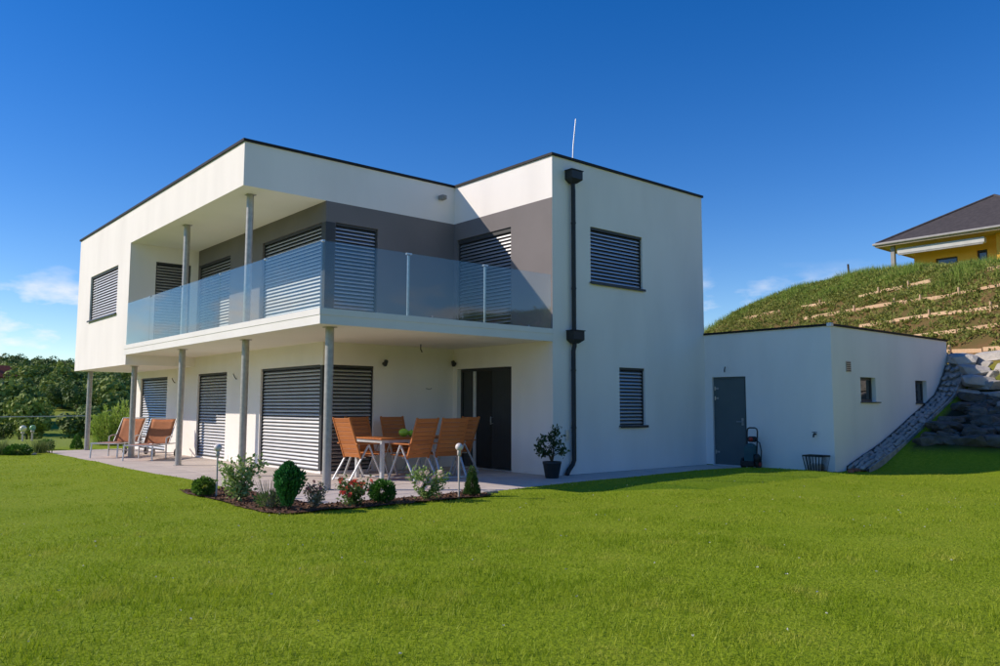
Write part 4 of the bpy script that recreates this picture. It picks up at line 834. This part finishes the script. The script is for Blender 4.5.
def blades(X, Y, Z, h, w, lean, seed):
    g = np.random.default_rng(seed); n = len(X); a = g.uniform(0, 6.283, n); la = g.uniform(0, 6.283, n); hh = h * g.uniform(0.55, 1.25, n); ll = lean * hh * g.uniform(0.2, 1.2, n)
    B = np.column_stack([X, Y, Z]); s = np.column_stack([np.cos(a), np.sin(a), np.zeros(n)]) * (w * g.uniform(0.7, 1.3, n))[:, None] / 2; tip = B + np.column_stack([np.cos(la) * ll, np.sin(la) * ll, hh])
    return np.stack([B - s, B + s, tip], 1).reshape(-1, 3), np.arange(3 * n).reshape(n, 3)
n = 110000; A = 5.0 + np.where(g.uniform(0, 1, n) < 0.6, np.abs(g.normal(size=n)) * 2.2, -5.2 * g.uniform(0, 1, n) ** 1.5); B = g.uniform(-12, 23, n); X = 22.5 + A * EH[0] - B * EH[1]; Y = 8 + A * EH[1] + B * EH[0]; Z, _, _ = hill_z(X, Y)
cr_ = np.interp(B, CB, CZ); kp = ((Z > cr_ - 1.15 - 0.5 * vnoise(X, Y, 0.9, 8)) | (vnoise(X, Y, 0.6, 15) > 0.55)) & (vnoise(X, Y, 0.35, 12) > 0.22); X, Y, Z, cr_ = X[kp], Y[kp], Z[kp], cr_[kp]
hgt = (0.12 + 0.34 * vnoise(X, Y, 1.4, 7) ** 1.5) * np.clip(0.45 + 0.55 * (Z - cr_ + 1.6), 0.4, 1.1)
V, Fc = blades(X, Y, Z - 0.02, 1.0, 0.022, 0.45, 33); V3 = V.reshape(-1, 3, 3); base = (V3[:, 0] + V3[:, 1]) / 2; V3[:, 2] = base + (V3[:, 2] - base) * hgt[:, None]
tag(link('bank_grass', npmesh('bank_grass', V3.reshape(-1, 3), Fc, M_hillgrass)), 'tall uncut grass along the crest of the hillside', kind='stuff')
hx, hy = 35.4, 17.0; b = MB(); b.tube([(hx, hy, gz(hx, hy) - 0.2), (hx - 0.05, hy + 0.02, gz(hx, hy) + 0.75)], 0.045, 8); tag(b.build('marker_post', M_stem), 'short weathered post standing in the crest grass', 'post')

# ------------------------------------------------------------------ yellow house on the crest
yh = thing('yellow_bungalow', 'yellow bungalow with dark grey hip roof on top of the hillside', 'house', (46, 13.7, 7.2))
ex0, ex1, ey0, ey1, ez, rz_ = 40.13, 56.0, 9.6, 17.85, 9.5, 11.88
rx0, rx1, ry = 44.2, 51.9, 13.72
b = MB(); t_ = 0.10
top = [(ex0, ey0, ez), (ex1, ey0, ez), (ex1, ey1, ez), (ex0, ey1, ez), (rx0, ry, rz_), (rx1, ry, rz_)]
b.add(top, [(0, 1, 5, 4), (1, 2, 5), (2, 3, 4, 5), (3, 0, 4)]); roof = b.build('roof', M_tile, yh)
for k, (p, q) in enumerate((((ex0, ey1, ez), (rx0, ry, rz_)), ((ex0, ey0, ez), (rx0, ry, rz_)), ((rx0, ry, rz_), (rx1, ry, rz_)))):
    b = MB(); b.tube([p, q], 0.075, 8); b.build('ridge_cap', M_tile, roof)
b = MB(); b.box(ex0 - 0.03, ex0 + 0.05, ey0 - 0.03, ey1 + 0.03, ez - 0.20, ez - 0.02, 0.01); b.box(ex0 + 0.052, ex1, ey1 - 0.05, ey1 + 0.03, ez - 0.20, ez - 0.02, 0.01); b.build('fascia', M_eavew, roof)
b = MB(); b.tube([(ex0 - 0.09, ey0, ez - 0.05), (ex0 - 0.09, ey1 + 0.09, ez - 0.05), (ex1, ey1 + 0.09, ez - 0.05)], 0.065, 8); b.build('gutter', M_eave, roof)
b = MB(); b.quad((ex0 + 0.05, ey0, ez - 0.14), (ex1, ey0, ez - 0.14), (ex1, ey1 - 0.05, ez - 0.14), (ex0 + 0.05, ey1 - 0.05, ez - 0.14)); b.build('soffit', M_eavew, roof)
wx, wy = 41.5, 16.6
wall(yh, 'wall', 'X', wx, 9.9, wy, 6.6, ez - 0.14, M_yellow, [(14.6, 15.6, 7.6, 8.6), (13.3, 13.75, 7.6, 8.75), (11.9, 12.7, 7.0, 8.9)])
wall(yh, 'wall', 'Y', wy, wx, ex1 - 1, 6.6, ez - 0.14, M_yellow, out=1)
for (u0, u1, z0, z1) in ((14.6, 15.6, 7.6, 8.6), (13.3, 13.75, 7.6, 8.75), (11.9, 12.7, 7.0, 8.9)):
    w = MB(); w.box(wx + 0.10, wx + 0.15, u0, u1, z0, z0 + 0.08); w.box(wx + 0.10, wx + 0.15, u0, u1, z1 - 0.08, z1); w.box(wx + 0.10, wx + 0.15, u0, u0 + 0.08, z0 + 0.08, z1 - 0.08); w.box(wx + 0.10, wx + 0.15, u1 - 0.08, u1, z0 + 0.08, z1 - 0.08)
    win = w.build('window', M_rail, yh); MB().box(wx + 0.115, wx + 0.13, u0 + 0.08, u1 - 0.08, z0 + 0.08, z1 - 0.08).build('pane', M_pane, win)
# projecting bay with white-framed window
wall(yh, 'bay_wall', 'X', 41.0, 9.9, 12.75, 6.6, ez - 0.14, M_yellow, [(10.6, 12.25, 7.3, 9.0)]); wall(yh, 'bay_wall', 'Y', 12.75, 41.0, wx, 6.6, ez - 0.14, M_yellow, out=1)
w = MB(); w.box(40.98, 41.15, 10.6, 12.25, 7.3, 7.42); w.box(40.98, 41.15, 10.6, 12.25, 8.88, 9.0); w.box(40.98, 41.15, 12.1, 12.25, 7.42, 8.88); w.box(40.98, 41.15, 10.6, 10.75, 7.42, 8.88); win = w.build('window', M_eave, yh); MB().box(41.08, 41.10, 10.75, 12.1, 7.42, 8.88).build('curtain', M_magenta, win)
b = MB(); b.box(40.42, 40.60, 17.1, 17.28, 6.6, ez - 0.145, 0.01); b.build('veranda_column', M_eave, yh)
b = MB(); b.box(40.40, 40.68, 13.05, 16.95, ez - 0.62, ez - 0.34, 0.03); aw = b.build('awning', M_awn, yh)
b = MB(); b.bar((40.42, 16.9, ez - 0.65), (40.42, 13.1, ez - 0.65), 0.05, 0.06); b.build('front_bar', M_eave, aw)
b = MB(); b.bar((40.5, 17.2, 8.2), (41.48, 16.7, 8.2), 0.06, 0.08); b.build('veranda_rail', M_eavew, yh)

# ------------------------------------------------------------------ beyond the lawn
def tuft(name, label, x, y, h, w, m, seed, n=260, group=None):
    t = plant(name, label, 'plant', x, y, group); g = np.random.default_rng(seed); r_ = np.abs(g.normal(size=n)) * w * 0.3; a = g.uniform(0, 6.28, n)
    V, Fc = blades(r_ * np.cos(a), r_ * np.sin(a), np.zeros(n), h, 0.02, 0.7, seed); fol(t, V, Fc, m, 'blades')
ball('spreading_shrub', 'low wide clipped green shrub at the far lawn edge', 4.12, 24.3, 0.33, 0.26, M_boxd, 51, 2000, 0.05, gz(4.12, 24.3) - 0.02)
ball('small_round_bush', 'small dark bush beyond the corner of the terrace', 5.25, 26.7, 0.2, 0.30, M_boxd, 52, 1000, 0.05, gz(5.25, 26.7) - 0.02)
tuft('grass_tuft', 'light feathery grass tuft left of the low clipped shrub', 3.75, 24.6, 0.42, 0.5, M_tuft, 53); tuft('grass_tuft', 'light feathery grass tuft between low shrub and terrace corner', 4.72, 24.8, 0.38, 0.4, M_tuft, 54); tuft('flowering_tuft', 'sparse pale plant near the low clipped shrub edge', 3.35, 25.0, 0.28, 0.5, M_lav, 55)
o = link('white_stone', rock(9, 0.07, 0.06, 0.045).mesh('white_stone', M_stone), None, (4.45, 24.0, gz(4.45, 24.0) + 0.02)); tag(o, 'small pale stone beside the low clipped shrub', 'stone')
cone('dwarf_conifer', 'small dark cone-shaped conifer beside the terrace end column', 6.02, 26.5, 0.17, 0.48, M_boxd, 56, 1500, 0.05, gz(6.02, 26.5))
t = plant('feathery_shrub', 'large yellow-green feathery shrub behind the sun loungers', 'shrub', 7.7, 28.4); t.rotation_euler = (0, 0, 0); g = np.random.default_rng(57); P = []; D = []; paths = []
for k in range(60):
    x = g.uniform(-0.95, 0.95); y = g.uniform(-0.5, 0.5); hh = (1.55 - 0.45 * abs(x - 0.2)) * g.uniform(0.65, 1.0) - 0.10; tip = np.array((x * 1.15, y * 1.2, hh)); b0 = np.array((x * 0.7, y * 0.7, 0)); paths.append([tuple(b0), tuple((b0 + tip) / 2), tuple(tip)])
    u = g.uniform(0.05, 1, 120); q = b0 + (tip - b0) * u[:, None] + g.normal(size=(120, 3)) * 0.085 * (1.15 - u)[:, None]; P.append(q); D.append(np.tile(np.array((x * 0.4, y * 0.4, 1.0)), (120, 1)))
V, Fc = leaves(np.concatenate(P), 0.11, np.concatenate(D), 0.7, 0.3, 58); fol(t, V, Fc, M_willow); stems(t, paths, 0.012)
wr = thing('wire_line', 'pale wire strung across the view behind the garden', 'wire', (10, 40, 0)); pts = [(-14 + 2 * i, 40 + 0.15 * i, 0.78 + 0.0028 * (i - 9.5) ** 2 * 1.2) for i in range(28)]; MB().tube(pts, 0.022, 6).build('wire', M_wire, wr)
for p in (pts[0], pts[-1]): MB().tube([(p[0], p[1], gz(p[0], p[1]) - 0.3), (p[0], p[1], p[2] + 0.15)], 0.06, 8).build('pole', M_stem, wr)

# trees of the far wood
def crown_mesh(seed, m, w, h, n=760, kind='round'):
    g = np.random.default_rng(seed); P = []; D = []
    k = 11 if kind == 'round' else 14
    for i in range(k):
        if kind == 'round': a = g.uniform(0, 6.28); rr = w * 0.30 * math.sqrt(g.uniform(0, 1)) * 1.3; z = h * g.uniform(0.38, 0.80); c = np.array((rr * math.cos(a), rr * math.sin(a), z)); rad = w * g.uniform(0.17, 0.27) * (1.15 - 0.4 * abs(z / h - 0.55)); q = np.array((rad, rad, rad * 0.85))
        else: z = h * (0.18 + 0.78 * i / k); c = np.array((g.normal() * 0.1, g.normal() * 0.1, z)); rad = w * 0.5 * (1.05 - i / k) + 0.15; q = np.array((rad, rad, h * 0.09))
        d = g.normal(size=(n // k, 3)); d /= np.linalg.norm(d, axis=1, keepdims=True); P.append(c + d * q * g.uniform(0.7, 1.05, (n // k, 1))); D.append(d)
    P = np.concatenate(P); D = np.concatenate(D); D = D + g.normal(size=D.shape) * 0.38; D /= np.linalg.norm(D, axis=1, keepdims=True); u = np.cross(D, g.normal(size=D.shape)); u /= np.linalg.norm(u, axis=1, keepdims=True); v = np.cross(D, u); s = (w * 0.050 * g.uniform(0.6, 1.3, len(P)))[:, None]
    return np.stack([P - u * s, P - v * s * 0.8, P + u * s, P + v * s * 0.8], 1).reshape(-1, 3), np.arange(4 * len(P)).reshape(-1, 4)
KINDS = []
for i in range(9):
    mi = (0, 1, 2, 0, 1, 0, 1, 2, 0)[i]; kd = 'round'; w, h = ((5.0, 11.5) if kd == 'cone' else (random.uniform(6.5, 9), random.uniform(7.5, 10.5)))
    V, Fc = crown_mesh(100 + i, M_forest[mi], w, h, 1000, kd); KINDS.append((V, Fc, mi, kd, w, h))
CM = [npmesh('crown', V, Fc, M_forest[mi]) for V, Fc, mi, kd, w, h in KINDS]
V, Fc = crown_mesh(140, M_forest[3], 4.2, 7.5, 700); LIME = npmesh('crown', V, Fc, M_forest[3])
def trunk_mesh(h): b = MB(); b.tube([(0, 0, -0.8), (0.05, 0, h * 0.3), (0, 0.08, h * 0.7)], [0.24, 0.17, 0.07], 7, False); b.tube([(0.04, 0, h * 0.35), (h * 0.14, 0.2, h * 0.6)], [0.09, 0.03], 5, False); b.tube([(0.04, 0, h * 0.4), (-h * 0.12, -0.3, h * 0.62)], [0.09, 0.03], 5, False); return b.mesh('trunk', M_bark)
TM = trunk_mesh(9.0)
def polar(az, r): return r * math.cos(R(az)), r * math.sin(R(az))
def far_tree(az, r, k, s, label, me=None):
    x, y = polar(az, r); z = gz(x, y); t = thing('tree' if me is not None or KINDS[k][3] == 'round' else 'conifer_tree', label, 'tree', (x, y, z - 0.2), random.uniform(0, 6), 'trees at the edge of the far wood'); t.scale = (s, s, s * random.uniform(0.9, 1.1))
    link('crown', me or CM[k], t); link('trunk', TM, t)
WORDS = ['dark green round tree at the edge of the far wood', 'mid green round tree at the edge of the far wood', 'light green round tree at the edge of the far wood']
def in_gap(az, r): return (77.3 < az < 79.5 and 90 < r < 148) or (73.6 < az < 75.4 and 165 < r < 215)
tr = random.Random(5)
for i in range(34):
    az = 71.5 + 12.5 * (i + tr.uniform(-0.3, 0.3)) / 34; r = tr.uniform(92, 128)
    if in_gap(az, r): r = tr.uniform(154, 162)
    k = tr.choice((0, 1, 2, 3, 4, 6, 7)); far_tree(az, r, k, tr.uniform(0.36, 0.62), WORDS[KINDS[k][2]])
x_, y_ = polar(78.1, 205); far_tree(78.1, 205, 0, 1.0, 'bright lime green tree standing out in the far wood', LIME)
WV = [[] for _ in range(3)]; WF = [[] for _ in range(3)]; cnt = [0, 0, 0]; wg = random.Random(9)
for i in range(900):
    front = i < 740; az = wg.uniform(66, 90) if front else wg.uniform(60, 420); r = 125 + 215 * wg.random() ** 0.9 if front else 140 + 300 * wg.random()
    if -40 < ((az + 180) % 360 - 180) < 58 and r < 200: continue
    if in_gap(az, r) or (81.0 < az < 83.4 and 150 < r < 203): continue
    x, y = polar(az, r); z = gz(x, y); k = wg.randrange(9)
    if r > 250 and wg.random() < 0.5: k = wg.choice((5, 0, 3, 0, 8))
    V, Fc, mi, kd, w, h = KINDS[k]; s = wg.uniform(0.45, 0.82); a = wg.uniform(0, 6.28); c, sn = math.cos(a), math.sin(a)
    VV = np.column_stack([(V[:, 0] * c - V[:, 1] * sn) * s + x, (V[:, 0] * sn + V[:, 1] * c) * s + y, V[:, 2] * s + z - 0.8 * s]); WV[mi].append(VV); WF[mi].append(Fc + cnt[mi]); cnt[mi] += len(V)
for mi, nm in enumerate(('dark', 'mid', 'light')):
    tag(link('far_wood', npmesh('far_wood', np.concatenate(WV[mi]), np.concatenate(WF[mi]), M_forest[mi])), 'far hillside woodland, the %s green tree crowns' % nm, kind='stuff')
# red-roofed house in the wood
x, y = polar(82.3, 185); z = gz(x, y) + 1.6
rh = thing('farmhouse', 'small white house with red roof among the far trees', 'house', (x, y, z), R(20))
b = MB(); b.box(-4, 4, -3, 3, -4, 2.6); b.add([(-3.9, -3, 2.6), (-3.9, 3, 2.6), (-3.9, 0, 4.5), (3.9, -3, 2.6), (3.9, 3, 2.6), (3.9, 0, 4.5)], [(0, 1, 2), (3, 5, 4)]); b.build('wall', M_white, rh, False)
b = MB(); b.add([(-4.5, -3.7, 2.3), (4.5, -3.7, 2.3), (4.5, 0, 4.75), (-4.5, 0, 4.75), (-4.5, 3.7, 2.3), (4.5, 3.7, 2.3)], [(0, 1, 2, 3), (3, 2, 5, 4)]); b.add([(-4.5, -3.7, 2.15), (4.5, -3.7, 2.15), (4.5, 0, 4.6), (-4.5, 0, 4.6), (-4.5, 3.7, 2.15), (4.5, 3.7, 2.15)], [(3, 2, 1, 0), (4, 5, 2, 3)]); rr_ = b.build('roof', M_redroof, rh, False)
MB().box(0.8, 1.4, -0.9, -0.3, 3.5, 5.4).build('chimney', M_white, rr_, False)
for xx in (-2.4, 0, 2.4): MB().box(xx - 0.5, xx + 0.5, -3.06, -3.01, 0.6, 1.9).build('window', M_pane, rh, False)

# ------------------------------------------------------------------ grass blades of the lawn
GVs = []; GFs = []; cnt = 0
camxy = np.array((0.0, 0.0)); fdir = math.atan2(F_.y, F_.x)
for (r0, r1, dens, h, w) in ((2.2, 4.2, 2800, 0.042, 0.0056), (4.2, 6.2, 3300, 0.040, 0.0056), (6.2, 8.5, 2900, 0.032, 0.0062), (8.5, 12.0, 2000, 0.023, 0.0075), (12.0, 18.0, 800, 0.019, 0.011), (18.0, 27.0, 330, 0.018, 0.018)):
    half = R(42 if r0 > 4 else 50); area = half * (r1 * r1 - r0 * r0); n = int(area * dens); r = np.sqrt(rng.uniform(r0 * r0, r1 * r1, n)); a = fdir + rng.uniform(-half, half, n); X = r * np.cos(a); Y = r * np.sin(a)
    ok = ~in_foot(X, Y, -0.0) & ~in_bed(X, Y) & (Y < 26.4) & ~((X > 15.9) & (Y > 7.40)) & ((bank_s(X, Y) < 1.15 + 0.4 * (vnoise(X, Y, 0.3, 61) - 0.5)) | (Y < -3))
    cl = vnoise(X, Y, 0.09, 21); ok &= rng.uniform(0, 1, n) < (0.45 + 0.9 * cl)
    X, Y = X[ok], Y[ok]; Z = ground_h(X, Y) - 0.004; V, Fc = blades(X, Y, Z, h, w, 0.75, 70 + int(r0)); V3 = V.reshape(-1, 3, 3); base = (V3[:, 0] + V3[:, 1]) / 2
    sc = 0.55 + 1.0 * vnoise(X, Y, 0.45, 22) * (0.5 + vnoise(X, Y, 0.11, 23)); V3[:, 2] = base + (V3[:, 2] - base) * sc[:, None]
    GVs.append(V3.reshape(-1, 3)); GFs.append(Fc + cnt); cnt += len(V)
tag(link('lawn_grass', npmesh('lawn_grass', np.concatenate(GVs), np.concatenate(GFs), M_grass)), 'short mown grass blades covering the lawn', kind='stuff')
n = 150; r = np.sqrt(rng.uniform(16, 190, n)); a = fdir + rng.uniform(-0.65, 0.65, n); X = r * np.cos(a); Y = r * np.sin(a); ok = ~in_foot(X, Y, 0.1) & ~in_bed(X, Y) & (bank_s(X, Y) < 0.5); X, Y = X[ok], Y[ok]
P = np.repeat(np.column_stack([X, Y, ground_h(X, Y) + 0.032]), 5, 0); V, Fc = leaves(P, 0.011, np.column_stack([rng.normal(size=(len(P), 2)), np.full(len(P), 0.3)]), 0.3, 0.8, 91)
tag(link('daisy_heads', npmesh('daisy_heads', V, Fc, M_awn)), 'tiny white daisies scattered in the lawn', kind='stuff')
for o in list(bpy.data.objects):
    if '_tips' in o: del o['_tips']
